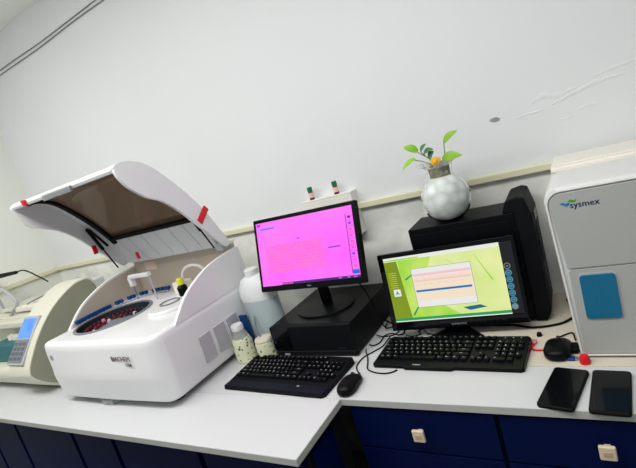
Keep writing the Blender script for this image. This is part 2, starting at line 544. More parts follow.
# cupboards under the deeper worktop
xs = [-3.05, -2.62, -2.335, -1.87, -1.60, -1.15, -0.745]
names = ['under the left end of the worktop', 'below the left cream analyser', 'between the cream and the white analysers',
         'below the left part of the white analyser', 'below the right part of the white analyser', 'at the right end of the deep worktop']
for i in range(6):
    x0, x1 = xs[i], xs[i + 1]
    t = thing('base_cabinet', 'navy blue cupboard with a flat door, ' + names[i], 'cabinet', ((x0 + x1) / 2, 0.80, 0), 0, 'blue cupboards under the deep worktop')
    w = (x1 - x0) / 2
    MB().box(-w + 0.001, w - 0.001, 0, 0.165, 0.0, TZ - 0.022).build('body', 'blackframe', t, smooth=False)
    MB().box(-w + 0.012, w - 0.012, -0.018, 0, 0.09, TZ - 0.05).build('door', 'blue', t, smooth=False, bevel=0.001)
    if i == 5:
        MB().box(w - 0.001, w + 0.012, 0.012, 0.115, 0.0, TZ - 0.05).build('side_panel', 'blue', t, smooth=False)
        MB().box(w - 0.001, w + 0.014, 0.118, 0.168, 0.0, TZ - 0.022).build('corner_post', 'blackframe', t, smooth=False)

# ------------------------------------------------------------------ white box on wall with two vials
t = thing('wall_box', 'small white box fixed to the wall behind the pink monitor', 'box', (-0.92, WY, 1.08))
MB().box(-0.125, 0.105, -0.05, 0, 0, 0.168).build('body', 'ledge', t, bevel=0.003)
part(MB().box(-0.125, 0.1055, -0.0505, 0, 0.168, 0.1745).build('lid', 'ledge', t, bevel=0.002), 'white flat top')


def vial(x, lab):
    t = thing('vial', lab, 'vial', (x, WY - 0.03, 1.2545), 0, 'vials on the wall box')
    MB().lathe([(0.009, 0), (0.0105, 0.002), (0.0105, 0.008), (0.0105, 0.009)]).build('base', 'brown_l', t)
    MB().lathe([(0.0106, 0.009), (0.0106, 0.027), (0.0104, 0.029)]).build('label_band', 'label_w', t)
    MB().lathe([(0.0104, 0.029), (0.009, 0.034), (0.0075, 0.037)]).build('shoulder', 'brown_l', t)
    MB().lathe([(0.0095, 0.035), (0.0105, 0.036), (0.0105, 0.051), (0.0095, 0.053)]).build('cap', 'green_cap', t)


vial(-1.002, 'left one of two small green-capped vials above the pink monitor')
vial(-0.884, 'right one of two small green-capped vials above the pink monitor')


# ------------------------------------------------------------------ monitors
def monitor_root(name, label, base, rz, foot):
    return thing(name, label, 'monitor', base, rz)


def screen_matrix(center, yaw, tilt):
    """frame of the display: x right, y up the screen, z out of the screen"""
    return Matrix.Translation(center) @ Matrix.Rotation(yaw, 4, 'Z') @ Matrix.Rotation(math.radians(90) - tilt, 4, 'X')


def panel(sm, x0, x1, y0, y1, z, b, m_):
    b.use(m_); b.box(x0, x1, y0, y1, z - 0.0004, z, sm)


# --- pink monitor standing on the desktop computer
PCT = 0.872
t = thing('monitor', 'black monitor with a bright magenta screen, standing on the desktop computer', 'monitor', (-0.942, 1.37, PCT))
inv = Matrix.Translation((0.942, -1.37, -PCT))
W1, H1 = 0.452, 0.274
c1 = Vector((-0.909, 1.296, 1.124))
sm = inv @ screen_matrix(c1, math.radians(-1.75), math.radians(16.3))
b = MB().rbox(-W1 / 2, W1 / 2, -H1 / 2, H1 / 2, -0.022, 0.0, 0.003, 2, sm)
b.rbox(-W1 * .33, W1 * .33, -H1 * .3, H1 * .3, -0.045, -0.02, 0.01, 2, sm)
b.build('housing', 'black', t)
bz = 0.013
sx0, sx1, sy0, sy1 = -W1 / 2 + bz, W1 / 2 - bz - 0.002, -H1 / 2 + 0.021, H1 / 2 - 0.014
b = MB()
panel(sm, sx0, sx1, sy0, sy1, 0.0004, b, 's1_bg')
sw, sh = sx1 - sx0, sy1 - sy0
X = lambda u: sx0 + u * sw
Y = lambda v: sy0 + (1 - v) * sh
panel(sm, X(0.0), X(1), Y(1), Y(0.965), 0.0008, b, 's1_dark')                 # task bar
panel(sm, X(0.0), X(0.22), Y(1), Y(0.965), 0.0009, b, 's1_bg')
for k in range(5): panel(sm, X(0.22 + k * 0.025), X(0.238 + k * 0.025), Y(0.993), Y(0.972), 0.0011, b, 's1_line')
for u in (0.80, 0.88, 0.94): panel(sm, X(u), X(u + 0.03), Y(0.988), Y(0.977), 0.0011, b, 's1_head')
panel(sm, X(0.012), X(0.05), Y(0.055), Y(0.02), 0.0008, b, 's1_txt')
panel(sm, X(0.0), X(0.25), Y(0.125), Y(0.075), 0.0007, b, 's1_head')
panel(sm, X(0.05), X(0.2), Y(0.115), Y(0.10), 0.0009, b, 's1_txt')
panel(sm, X(0.09), X(0.70), Y(0.80), Y(0.38), 0.0006, b, 's1_warm')            # table of cells
for r in range(9):
    for k in range(14):
        if (r * 5 + k * 7) % 6 and not (r > 6 and k > 6):
            u = 0.10 + k * 0.043
            panel(sm, X(u), X(u + 0.028), Y(0.412 + r * 0.047), Y(0.406 + r * 0.047), 0.0009, b, 's1_line')
panel(sm, X(0.74), X(0.855), Y(0.545), Y(0.525), 0.0009, b, 's1_txt')
panel(sm, X(0.44), X(0.465), Y(0.335), Y(0.322), 0.0009, b, 's1_dark')
panel(sm, X(0.932), X(0.937), Y(0.93), Y(0.11), 0.0009, b, 's1_dark')          # tool column
for k in range(9):
    v = 0.14 + k * 0.085
    panel(sm, X(0.952), X(0.978), Y(v + 0.032), Y(v), 0.0009, b, ['s1_dark', 's1_txt', 's1_line'][(k > 0) + (k > 1)] if k != 6 else 's1_txt')
    panel(sm, X(0.937), X(0.995), Y(v + 0.062), Y(v + 0.058), 0.0009, b, 's1_txt')
panel(sm, X(0.935), X(0.998), Y(0.945), Y(0.89), 0.0010, b, 's1_blue')
b.build('screen', None, t, smooth=False)
lettering('DELL', 0.008, 'silver', t, sm @ Matrix.Translation((0.0, -H1 / 2 + 0.010, 0.0006)))
b = MB()
b.rbox(-0.021, 0.021, -0.010, 0.006, 0.006, 0.26, 0.003, 2, Matrix.Translation((0, 0.02, 0)) @ Matrix.Rotation(math.radians(2), 4, 'X'))
b.rbox(-0.05, 0.05, -0.03, 0.02, 0.22, 0.28, 0.004, 2)
b.build('neck', 'black', t)
MB().lathe([(0.112, 0), (0.116, 0.002), (0.114, 0.007), (0.03, 0.012)], (0.0, -0.005, 0), 40, sy=0.85).build('foot', 'black', t)

# --- green/yellow monitor in front of the tower
t = thing('monitor', 'black monitor showing a green and yellow desktop, in front of the tower computer', 'monitor', (-0.465, 1.345, TZ))
inv = Matrix.Translation((0.465, -1.345, -TZ))
W2, H2 = 0.434, 0.266
c2 = Vector((-0.453, 1.342, 0.917))
sm = inv @ screen_matrix(c2, math.radians(3.0), math.radians(8))
b = MB().rbox(-W2 / 2, W2 / 2, -H2 / 2, H2 / 2, -0.022, 0.0, 0.003, 2, sm)
b.rbox(-W2 * .3, W2 * .3, -H2 * .25, H2 * .3, -0.038, -0.02, 0.008, 2, sm)
b.build('housing', 'black_g', t)
sx0, sx1, sy0, sy1 = -W2 / 2 + 0.020, W2 / 2 - 0.010, -H2 / 2 + 0.031, H2 / 2 - 0.015
sw, sh = sx1 - sx0, sy1 - sy0
b = MB()
panel(sm, X(0), X(1), Y(1), Y(0), 0.0003, b, 's2_dark')
R = 0.915
panel(sm, X(0), X(R), Y(1), Y(0), 0.0006, b, 's2_pale')
b.use('s2_green')                                                               # lime swoosh over the left half
sw_pts = [(0.12, 0.03), (0.40, 0.03), (0.36, 0.2), (0.42, 0.4), (0.36, 0.7), (0.55, 0.95), (0.12, 0.95)]
b.loft([[sm @ Vector((X(u), Y(v), z)) for u, v in sw_pts] for z in (0.0006, 0.0009)])
b.use('s2_olive')
b.loft([[sm @ Vector((X(u), Y(v), z)) for u, v in [(0, 0.06), (0.11, 0.06), (0.15, 0.95), (0, 0.95)]] for z in (0.0007, 0.0011)])
panel(sm, X(0), X(R), Y(0.055), Y(0.0), 0.0012, b, 's2_white')
panel(sm, X(0), X(0.3), Y(0.05), Y(0.03), 0.0014, b, 's2_green')
panel(sm, X(0), X(R), Y(0.985), Y(0.945), 0.0012, b, 's2_bar')
panel(sm, X(0.0), X(R), Y(1.0), Y(0.985), 0.0012, b, 's2_white')
for k in range(8): panel(sm, X(0.02), X(0.085), Y(0.24 + k * 0.032), Y(0.232 + k * 0.032), 0.0013, b, 's2_orange')
panel(sm, X(0.035), X(0.095), Y(0.60), Y(0.49), 0.0013, b, 's2_white')
b.use('s2_bar')
b.loft([[sm @ Vector((X(u), Y(v), z)) for u, v in [(0.047, 0.58), (0.065, 0.51), (0.083, 0.58), (0.065, 0.56)]] for z in (0.0013, 0.0015)])
panel(sm, X(0.215), X(0.690), Y(0.80), Y(0.205), 0.0013, b, 's2_grey')          # dialogue window
panel(sm, X(0.218), X(0.687), Y(0.795), Y(0.21), 0.0015, b, 's2_white')
panel(sm, X(0.225), X(0.680), Y(0.70), Y(0.34), 0.0017, b, 's2_cream')
for v0, v1 in ((0.29, 0.325), (0.385, 0.41)): panel(sm, X(0.225), X(0.680), Y(v1), Y(v0), 0.0018, b, 's2_pink')
panel(sm, X(0.228), X(0.670), Y(0.565), Y(0.535), 0.0019, b, 's2_blue')
for v in (0.31, 0.36, 0.40, 0.45):
    for k in range(7): panel(sm, X(0.235 + k * 0.058), X(0.268 + k * 0.058), Y(v + 0.007), Y(v), 0.0019, b, 's2_pink')
b.use('s2_cyan')                                                                # little cyan smear
b.loft([[sm @ Vector((X(u), Y(v), z)) for u, v in [(0.57, 0.85), (0.70, 0.83), (0.75, 0.87), (0.62, 0.90)]] for z in (0.0007, 0.0010)])
for u0, v0, u1, v1 in ((0.15, 0.35, 0.25, 0.25), (0.5, 0.12, 0.62, 0.28), (0.16, 0.9, 0.24, 0.72), (0.72, 0.1, 0.82, 0.5)):
    b.use('s2_bar' if u0 < 0.45 else 's2_green')
    b.loft([[sm @ Vector((X(u), Y(v), z)) for u, v in [(u0, v0), (u1, v1), (u1 + 0.012, v1), (u0 + 0.012, v0 + 0.02)]] for z in (0.0009, 0.0011)])
for k in range(7):                                                              # icon column
    v = 0.335 + k * 0.094
    for rr, mm, zz in ((0.0095, 's2_ring' if 0 < k < 6 else 's2_grey', 0.0016), (0.0072, 's2_cyan' if 0 < k < 6 else 's2_dark' if k == 0 else 's2_ring', 0.0019)):
        b.use(mm)
        b.loft([[sm @ Vector((X(R + 0.028) + rr * math.cos(a * math.pi / 8), Y(v) + rr * math.sin(a * math.pi / 8), z)) for a in range(16)] for z in (zz - 0.0004, zz)])
    b.use('s2_ring'); panel(sm, X(R + 0.020), X(R + 0.036), Y(v + 0.008), Y(v - 0.008), 0.0021, b, 's2_ring')
b.build('screen', None, t, smooth=False)
lettering('SAMSUNG', 0.008, 'silver', t, sm @ Matrix.Translation((0.01, -H2 / 2 + 0.012, 0.0006)), sx=1.3)
b = MB().rbox(-0.024, 0.024, 0.012, 0.03, 0.01, 0.16, 0.003, 2)
b.build('neck', 'black', t)
b = MB()
fp = [(-0.075, -0.045), (0.085, -0.045), (0.095, -0.03), (0.03, 0.04), (-0.03, 0.04), (-0.088, -0.03)]
b.prism_z(fp, 0.0, 0.009)
b.rbox(-0.032, 0.032, 0.0, 0.035, 0.008, 0.03, 0.004, 2)
b.build('foot', 'black', t, bevel=0.002)

# ------------------------------------------------------------------ desktop computer lying flat
t = thing('desktop_computer', 'black desktop computer lying flat under the pink monitor', 'computer', (-0.937, 1.215, TZ), math.radians(-0.6))
MB().rbox(-0.17, 0.17, 0.012, 0.35, 0.006, 0.122, 0.003).build('case', 'black', t)
b = MB().rbox(-0.172, 0.172, -0.006, 0.014, 0.004, 0.122, 0.004)
b.build('front_bezel', 'black_m', t)
part(MB().box(-0.172, -0.088, -0.0075, -0.005, 0.03, 0.119).build('gloss_panel', 'black_g', t, bevel=0.001), 'glossy black panel')
MB().box(-0.17, 0.17, -0.0072, -0.005, 0.022, 0.0245).build('groove', 'dgrey', t)
part(MB().rbox(-0.163, -0.158, -0.0085, -0.006, 0.058, 0.066, 0.001).build('power_light', 'navy_b', t), 'blue power light')
MB().box(-0.135, -0.112, -0.0075, -0.005, 0.008, 0.016).build('badge', 'silver', t)
lettering('lenovo', 0.010, 'dgrey', t, Matrix.Translation((0.12, -0.0072, 0.035)) @ FRONT)
for x in (-0.14, 0.14):
    for y in (0.03, 0.32):
        MB().cyl((x, y, 0), (x, y, 0.008), 0.012).build('foot', 'rubber', t)

# ------------------------------------------------------------------ tower computer
TT = 0.355
t = thing('tower_computer', 'large black tower computer behind the green monitor, its front to the right', 'computer', (-0.38, 1.405, TZ), math.radians(1.5))
MB().rbox(-0.180, 0.150, 0.0, 0.165, 0.008, TT, 0.003).build('case', 'black', t)
MB().rbox(-0.165, 0.135, -0.003, 0.002, 0.02, TT - 0.02, 0.001).build('side_panel', 'black', t)
pr = [(0.150, 0.002), (0.182, 0.002), (0.196, 0.03), (0.198, TT - 0.02), (0.186, TT + 0.040), (0.168, TT + 0.046), (0.135, TT + 0.040), (0.118, TT + 0.001), (0.150, TT - 0.001)]
b = MB().prism_y(pr, -0.002, 0.167)
b.build('front_bezel', 'black_m', t, bevel=0.005, seg=3)
b = MB()
for k in range(9): b.box(0.1965, 0.2005, 0.05, 0.12, 0.19 + k * 0.012, 0.197 + k * 0.012)
part(b.build('vent_grille', 'dgrey', t), 'dark grey vent slats')
MB().rbox(0.194, 0.199, 0.045, 0.125, 0.06, 0.175, 0.002).build('lower_grille', 'dgrey', t)
for y in (0.05, 0.085): MB().rbox(0.196, 0.2005, y, y + 0.03, 0.305, 0.335, 0.0015).build('port_cover', 'black_g', t)
for x in (-0.16, 0.13):
    for y in (0.02, 0.145): MB().cyl((x, y, 0), (x, y, 0.01), 0.012).build('foot', 'rubber', t)

# ------------------------------------------------------------------ keyboards
def keyboard(label, loc, rz, wrist, W, brandtxt):
    t = thing('keyboard', label, 'keyboard', loc, rz)
    D = 0.15
    y0 = -0.075
    tilt = Matrix.Rotation(math.radians(2.2), 4, 'X')
    b = MB()
    if wrist:
        out = [(-W / 2, y0 - 0.035), (-W / 2 + 0.012, y0 - 0.045), (W / 2 - 0.012, y0 - 0.045), (W / 2, y0 - 0.035), (W / 2, y0 + D), (W / 2 - 0.006, y0 + D + 0.006), (-W / 2 + 0.006, y0 + D + 0.006), (-W / 2, y0 + D)]
    else:
        out = [(-W / 2, y0 - 0.004), (-W / 2 + 0.008, y0 - 0.010), (-0.12, y0 - 0.010), (-0.11, y0 - 0.017), (0.03, y0 - 0.017), (0.04, y0 - 0.010), (W / 2 - 0.008, y0 - 0.010), (W / 2, y0 - 0.004), (W / 2, y0 + D - 0.008), (W / 2 - 0.008, y0 + D), (-W / 2 + 0.008, y0 + D), (-W / 2, y0 + D - 0.008)]
    def hz(y): return 0.013 + (y - y0) * 0.06
    b.loft([[(x, y, 0.0) for x, y in out], [(x, y, 0.009 if not (wrist and y < y0 - 0.03) else 0.005) for x, y in out], [(x * 0.992, y * 0.985, hz(y) if not (wrist and y < y0 - 0.03) else 0.009) for x, y in out]])
    b.build('body', 'black_m' if wrist else 'black', t, bevel=0.0015)
    if wrist:
        part(MB().box(-W / 2 + 0.006, W / 2 - 0.006, y0 - 0.040, y0 - 0.004, 0.0095, 0.0135).build('palm_rest', 'bluegrey', t, bevel=0.002), 'dark blue-grey palm rest')
        lettering(brandtxt, 0.008, 'mark', t, Matrix.Translation((0.10, y0 - 0.012, 0.0139)))
    else:
        lettering(brandtxt, 0.008, 'mark', t, Matrix.Translation((-0.075, y0 - 0.006, 0.0133)))
    U = (W - 0.022) / 22.5
    kd = 0.0185
    rows = []
    r0 = [(0, 1, 'Esc')] + [(2 + k + (0.5 if k > 3 else 0) + (0.5 if k > 7 else 0), 1, 'F%d' % (k + 1)) for k in range(12)] + [(15.25 + k, 1, 'P') for k in range(3)]
    r1 = [(k, 1, c) for k, c in enumerate('`1234567890-=')] + [(13, 2, 'Back')] + [(15.25 + k, 1, c) for k, c in enumerate(('In', 'Ho', 'Up'))] + [(18.5 + k, 1, c) for k, c in enumerate('N/*-')]
    r2 = [(0, 1.5, 'Tab')] + [(1.5 + k, 1, c) for k, c in enumerate('QWERTYUIOP[]')] + [(13.5, 1.5, '\\')] + [(15.25 + k, 1, c) for k, c in enumerate(('De', 'En', 'Dn'))] + [(18.5 + k, 1, c) for k, c in enumerate('789+')]
    r3 = [(0, 1.75, 'Caps')] + [(1.75 + k, 1, c) for k, c in enumerate("ASDFGHJKL;'")] + [(12.75, 2.25, 'Enter')] + [(18.5 + k, 1, c) for k, c in enumerate('456')]
    r4 = [(0, 2.25, 'Shift')] + [(2.25 + k, 1, c) for k, c in enumerate('ZXCVBNM,./')] + [(12.25, 2.75, 'Shift')] + [(16.25, 1, '^')] + [(18.5 + k, 1, c) for k, c in enumerate('123')] + [(21.5, 1, 'E')]
    r5 = [(0, 1.25, 'Ctrl'), (1.25, 1.25, 'W'), (2.5, 1.25, 'Alt'), (3.75, 6.25, ''), (10, 1.25, 'Alt'), (11.25, 1.25, 'W'), (12.5, 1.25, 'M'), (13.75, 1.25, 'Ctrl')] + [(15.25 + k, 1, c) for k, c in enumerate('<v>')] + [(18.5, 2, '0'), (20.5, 1, '.')]
    for ri, row in enumerate((r0, r1, r2, r3, r4, r5)):
        yc = y0 + D - 0.016 - ri * 0.0202 - (0.006 if ri > 0 else 0)
        for (u, wd, ch) in row:
            xa = -W / 2 + 0.011 + u * U + 0.0009
            xb = -W / 2 + 0.011 + (u + wd) * U - 0.0009
            kz = hz(yc)
            ya, yb = yc - kd / 2 + 0.0006, yc + kd / 2 - 0.0006
            kb = MB().use('black')
            kb.loft([[(xa, ya, kz - 0.001), (xb, ya, kz - 0.001), (xb, yb, kz - 0.001), (xa, yb, kz - 0.001)],
                     [(xa + 0.0022, ya + 0.0016, kz + 0.006), (xb - 0.0022, ya + 0.0016, kz + 0.006), (xb - 0.0022, yb - 0.003, kz + 0.0068), (xa + 0.0022, yb - 0.003, kz + 0.0068)]])
            if ch:
                kb.use('mark')
                sz = 0.008 if len(ch) == 1 else 0.005
                kb._merge(text_bm(ch, sz, 0.0), Matrix.Translation(((xa + 0.0065) if len(ch) < 4 else (xa + xb) / 2, (ya + yb) / 2 + 0.002, kz + 0.0072)))
            kb.build('key', None, t, smooth=False)
    if not wrist:
        b = MB().use('mark')
        for k in range(3): b.cyl((W / 2 - 0.07 + k * 0.022, y0 + D - 0.012, hz(y0 + D)), (W / 2 - 0.07 + k * 0.022, y0 + D - 0.012, hz(y0 + D) + 0.0006), 0.0016, seg=8)
        b.build('indicator', None, t)
    return t


keyboard('black keyboard with palm rest, in front of the flat desktop computer', (-0.982, 1.103, TZ), math.radians(-3.5), True, 0.437, 'HP')
keyboard('black keyboard with white legends, in front of the green monitor', (-0.457, 1.215, TZ), math.radians(-2.8), False, 0.447, 'ProDot')


# ------------------------------------------------------------------ mice
def mouse(label, loc, rz, L=0.112, Wd=0.062):
    t = thing('computer_mouse', label, 'mouse', loc, rz)
    rings = []
    n = 20
    for zf, sc_ in ((0.0, 0.90), (0.12, 1.0), (0.45, 1.0), (0.7, 0.86), (0.9, 0.6), (1.0, 0.22)):
        ring = []
        for k in range(n):
            a = 2 * math.pi * k / n
            cx_ = math.copysign(abs(math.cos(a)) ** 0.75, math.cos(a)) * Wd / 2 * sc_
            cy_ = math.copysign(abs(math.sin(a)) ** 0.85, math.sin(a)) * L / 2 * (sc_ ** 0.8)
            waist = 1 - 0.10 * math.exp(-((cy_ - 0.005) / 0.02) ** 2)
            top = 0.034 - 0.012 * max(0, cy_) / (L / 2)
            ring.append((cx_ * waist, cy_ - 0.006 * zf, 0.002 + zf * top))
        rings.append(ring)
    MB().loft(rings).build('shell', 'black', t, angle=80)
    b = MB().prism_x([(0.0, 0.02), (0.0, 0.0358), (0.036, 0.0285), (0.036, 0.02)], -0.0007, 0.0007)
    b.build('button_gap', 'dgrey', t)
    part(MB().cyl((-0.0035, 0.030, 0.0235), (0.0035, 0.030, 0.0235), 0.008).build('wheel', 'dgrey', t), 'dark grey scroll wheel')
    return t


mouse('black mouse beside the left keyboard with the palm rest', (-0.712, 1.034, TZ), math.radians(3))
mouse('black mouse on the cream worktop beside the right keyboard', (-0.163, 1.225, TZ), math.radians(-2), 0.110, 0.072)


# ------------------------------------------------------------------ phones
def rrect(xa, xb, za, zb, r, n=6):
    pts = []
    for cx_, cz_, a0 in ((xb - r, zb - r, 0), (xa + r, zb - r, 90), (xa + r, za + r, 180), (xb - r, za + r, 270)):
        for k in range(n + 1):
            a = math.radians(a0 + 90 * k / n); pts.append((cx_ + r * math.cos(a), cz_ + r * math.sin(a)))
    return pts
def phone(label, loc, rz):
    t = thing('smartphone', label, 'phone', loc, rz)
    MB().prism_z(rrect(-0.039, 0.039, -0.081, 0.081, 0.009), 0, 0.010).build('case', 'rubber', t, bevel=0.003, seg=3)
    MB().prism_z(rrect(-0.0358, 0.0358, -0.0775, 0.0775, 0.007), 0.0095, 0.0106).build('screen', 'black_g', t, smooth=False)
    MB().cyl((0, 0.072, 0.0104), (0, 0.072, 0.0109), 0.0025, seg=12).build('camera_lens', 'dgrey', t)


phone('black smartphone lying slantwise on the worktop edge, left one of two', (-0.146, 1.050, TZ), math.radians(-11.5))
phone('black smartphone in front of the haematology analyser, right one of two', (-0.052, 1.041, TZ), math.radians(-4))

# ------------------------------------------------------------------ haematology analyser (right)
t = thing('haematology_analyser', 'tall white haematology analyser with a blue cover at the right end', 'analyser', (0.07, 1.19, TZ))
x0, x1 = -0.193, 0.19
Hs = 0.452
def rrect2(xa, xb, za, zb, rb, rt):
    up_ = rrect(xa, xb, za, zb, rt); lo_ = rrect(xa, xb, za, zb, rb)
    return up_[:14] + [((x + 0.013) if x < 0 else x, z) for x, z in lo_[14:]]
o1 = rrect2(x0, x1, 0.004, Hs, 0.010, 0.035)
o2 = rrect2(x0 + 0.002, x1 - 0.002, 0.006, Hs - 0.004, 0.009, 0.033)
o3 = rrect2(x0 + 0.009, x1 - 0.009, 0.011, Hs - 0.016, 0.008, 0.030)
o4 = rrect2(x0 + 0.006, x1 - 0.006, 0.009, Hs - 0.012, 0.008, 0.032)
b = MB()
b.loft([[(x, 0.41, z) for x, z in o1], [(x, 0.010, z) for x, z in o1], [(x, 0.002, z) for x, z in o2], [(x, 0.0, z) for x, z in o4], [(x, 0.006, z) for x, z in o3]])
b.build('housing', 'wplas2', t, angle=50)
part(MB().prism_y(rrect2(x0 + 0.0095, x1 - 0.0095, 0.245, Hs - 0.0165, 0.006, 0.029), 0.001, 0.008).build('upper_front', 'sysface', t, bevel=0.001), 'light grey upper front')
part(MB().prism_y(rrect(x0 + 0.0235, x1 - 0.0115, 0.0115, 0.2415, 0.008), 0.003, 0.008).build('lower_front', 'sysface', t, bevel=0.001), 'light grey lower front')
part(MB().prism_y(rrect(-0.1525, -0.072, 0.108, 0.230, 0.010), 0.0015, 0.006).build('cover_frame', 'gplas', t, bevel=0.0005), 'grey cover frame')
part(MB().prism_y(rrect(-0.150, -0.0745, 0.110, 0.226, 0.009), -0.0015, 0.004).build('sample_cover', 'teal', t, bevel=0.001), 'blue sample cover')
part(MB().box(-0.1165, -0.1155, -0.0022, -0.0015, 0.145, 0.215).build('guide_mark', 'lg_b', t, smooth=False), 'pale blue line')
part(MB().rbox(x0 + 0.012, x1 - 0.012, 0.20, 0.405, Hs - 0.002, Hs + 0.012, 0.004).build('top_lid', 'systop', t), 'warm white raised top')
part(MB().rbox(x0 + 0.03, x1 - 0.03, 0.235, 0.39, Hs + 0.011, Hs + 0.014, 0.001).build('top_recess', 'systop', t), 'warm white top plate')
for x in (-0.15, 0.15):
    for y in (0.05, 0.36): MB().cyl((x, y, 0), (x, y, 0.014), 0.015).build('foot', 'gplas_d', t)
lettering('sysmex', 0.0205, 'txt_b', t, Matrix.Translation((-0.110, 0.0008, 0.4025)) @ FRONT, bold=0.0008, sx=1.0)
b = MB().use('lg_b')
b.prism_y(cm2([(-0.1605, 0.409), (-0.154, 0.4125), (-0.148, 0.4085), (-0.143, 0.4105), (-0.139, 0.4085), (-0.143, 0.403), (-0.149, 0.402), (-0.153, 0.406), (-0.1605, 0.409)], 3)[:-1], 0.0003, 0.0009)
b.use('lg_g').prism_y(cm2([(-0.143, 0.413), (-0.137, 0.4175), (-0.13, 0.4145), (-0.124, 0.4165), (-0.128, 0.410), (-0.135, 0.410), (-0.143, 0.413)], 3)[:-1], 0.0003, 0.0009)
part(b.build('logo', None, t, smooth=False), 'blue and green leaf logo')

# ------------------------------------------------------------------ biochemistry analyser (large, white, lid up)
AX0, AX1, AY0, AY1 = -2.0, -1.30, 0.862, 1.41
DZ = 1.018
t = thing('biochemistry_analyser', 'large white biochemistry analyser with its curved lid raised', 'analyser', (-1.65, 1.13, TZ))
IV = Matrix.Translation((1.65, -1.13, -TZ))


def A(o):
    return o


def foot_poly(off, bulge=0.0, n=7):
    r = 0.055
    pts = []
    for cx_, cy_, a0 in ((AX1 - r, AY0 + r, 270), (AX1 - 0.02, AY1 - 0.02, 0), (AX0 + 0.02, AY1 - 0.02, 90), (AX0 + 0.03, AY0 + 0.03, 180)):
        rr = r if a0 == 270 else 0.03 if a0 == 180 else 0.02
        for k in range(n):
            a = math.radians(a0 + 90 * k / (n - 1))
            pts.append([cx_ + (rr + off) * math.cos(a), cy_ + (rr + off) * math.sin(a)])
    # intermediate points on the front edge, for the bowed front
    fr = []
    xl, xr = AX0 + 0.03, AX1 - r
    for k in range(1, 12):
        x = xl + (xr - xl) * k / 12
        fr.append([x, AY0 - off])
    pts = pts + fr
    for p in pts:
        if p[1] < AY0 + 0.04:
            s_ = (p[0] - AX0) / (AX1 - AX0); p[1] -= bulge * math.sin(math.pi * min(1, max(0, s_))) ** 0.8
    return pts


lv = [(0.772, -0.03, 0.0), (0.774, -0.016, 0.003), (0.785, -0.004, 0.008), (0.86, 0.002, 0.016), (0.885, 0.003, 0.020), (0.90, 0.001, 0.014), (0.985, 0.0, 0.008), (1.005, -0.003, 0.006), (1.014, -0.008, 0.004), (DZ, -0.018, 0.0)]
b = MB()
b.loft([[IV @ Vector((x, y, z)) for x, y in foot_poly(o_, bl)] for z, o_, bl in lv], True, False)
b.build('body', 'wplas', t, angle=60)
# deck with a round well
CC = (-1.815, 1.09); CR = 0.158
outer = []
_fp = foot_poly(-0.018, 0.0)
for i_, p_ in enumerate(_fp):
    q_ = _fp[(i_ + 1) % len(_fp)]
    ns_ = max(1, int(math.hypot(q_[0] - p_[0], q_[1] - p_[1]) / 0.02))
    outer += [[p_[0] + (q_[0] - p_[0]) * k / ns_, p_[1] + (q_[1] - p_[1]) * k / ns_] for k in range(ns_)]
no = len(outer)
angs = [math.atan2(p[1] - CC[1], p[0] - CC[0]) for p in outer]
b = MB()
bo = [b.bm.verts.new(IV @ Vector((x, y, DZ))) for x, y in outer]
bi = [b.bm.verts.new(IV @ Vector((CC[0] + CR * math.cos(a), CC[1] + CR * math.sin(a), DZ))) for a in angs]
bd = [b.bm.verts.new(IV @ Vector((CC[0] + CR * math.cos(a), CC[1] + CR * math.sin(a), DZ - 0.01))) for a in angs]
for i in range(no):
    j = (i + 1) % no
    b.bm.faces.new((bo[i], bo[j], bi[j], bi[i])); b.bm.faces.new((bi[i], bi[j], bd[j], bd[i]))
deck = b.build('deck', 'wplas', t, smooth=False)
# carousel
def circ(r, z, n=48, c=CC): return [IV @ Vector((c[0] + r * math.cos(2 * math.pi * k / n), c[1] + r * math.sin(2 * math.pi * k / n), z)) for k in range(n)]
MB().loft([circ(CR + 0.006, DZ - 0.001), circ(CR + 0.005, DZ + 0.003), circ(CR - 0.003, DZ + 0.003), circ(CR - 0.004, DZ - 0.004), circ(CR - 0.004, DZ - 0.10), circ(0.01, DZ - 0.10)], False, True).build('well', 'dgrey', t)
part(MB().loft([circ(CR + 0.007, DZ - 0.001), circ(CR + 0.006, DZ + 0.0045), circ(CR - 0.006, DZ + 0.0045), circ(CR - 0.006, DZ + 0.0)], False, False).build('well_rim', 'gplas_d', t), 'grey well rim')
car = MB().loft([circ(CR - 0.012, DZ - 0.05), circ(CR - 0.012, DZ - 0.035), circ(0.04, DZ - 0.03), circ(0.02, DZ - 0.015)], True, True).build('carousel', 'gplas_d', t)
for k in range(36):
    a = 2 * math.pi * k / 36
    for rr in (0.125,):
        c_ = (CC[0] + rr * math.cos(a), CC[1] + rr * math.sin(a))
        mm = 'dgrey' if 4 < k % 18 < 11 else ('pink' if k % 7 == 3 else 'dred')
        MB().loft([circ(0.0085, DZ - 0.036, 10, c_), circ(0.0085, DZ - 0.018, 10, c_), circ(0.006, DZ - 0.014, 10, c_)]).build('sample_cup', mm, car)
for k in range(22):
    a = 2 * math.pi * k / 22
    c_ = (CC[0] + 0.09 * math.cos(a), CC[1] + 0.09 * math.sin(a))
    MB().loft([circ(0.0095, DZ - 0.036, 10, c_), circ(0.0095, DZ - 0.022, 10, c_), circ(0.006, DZ - 0.018, 10, c_)]).build('reagent_cup', ('dgrey' if 3 < k % 11 < 8 else 'dred') if k % 5 else 'gplas', car)
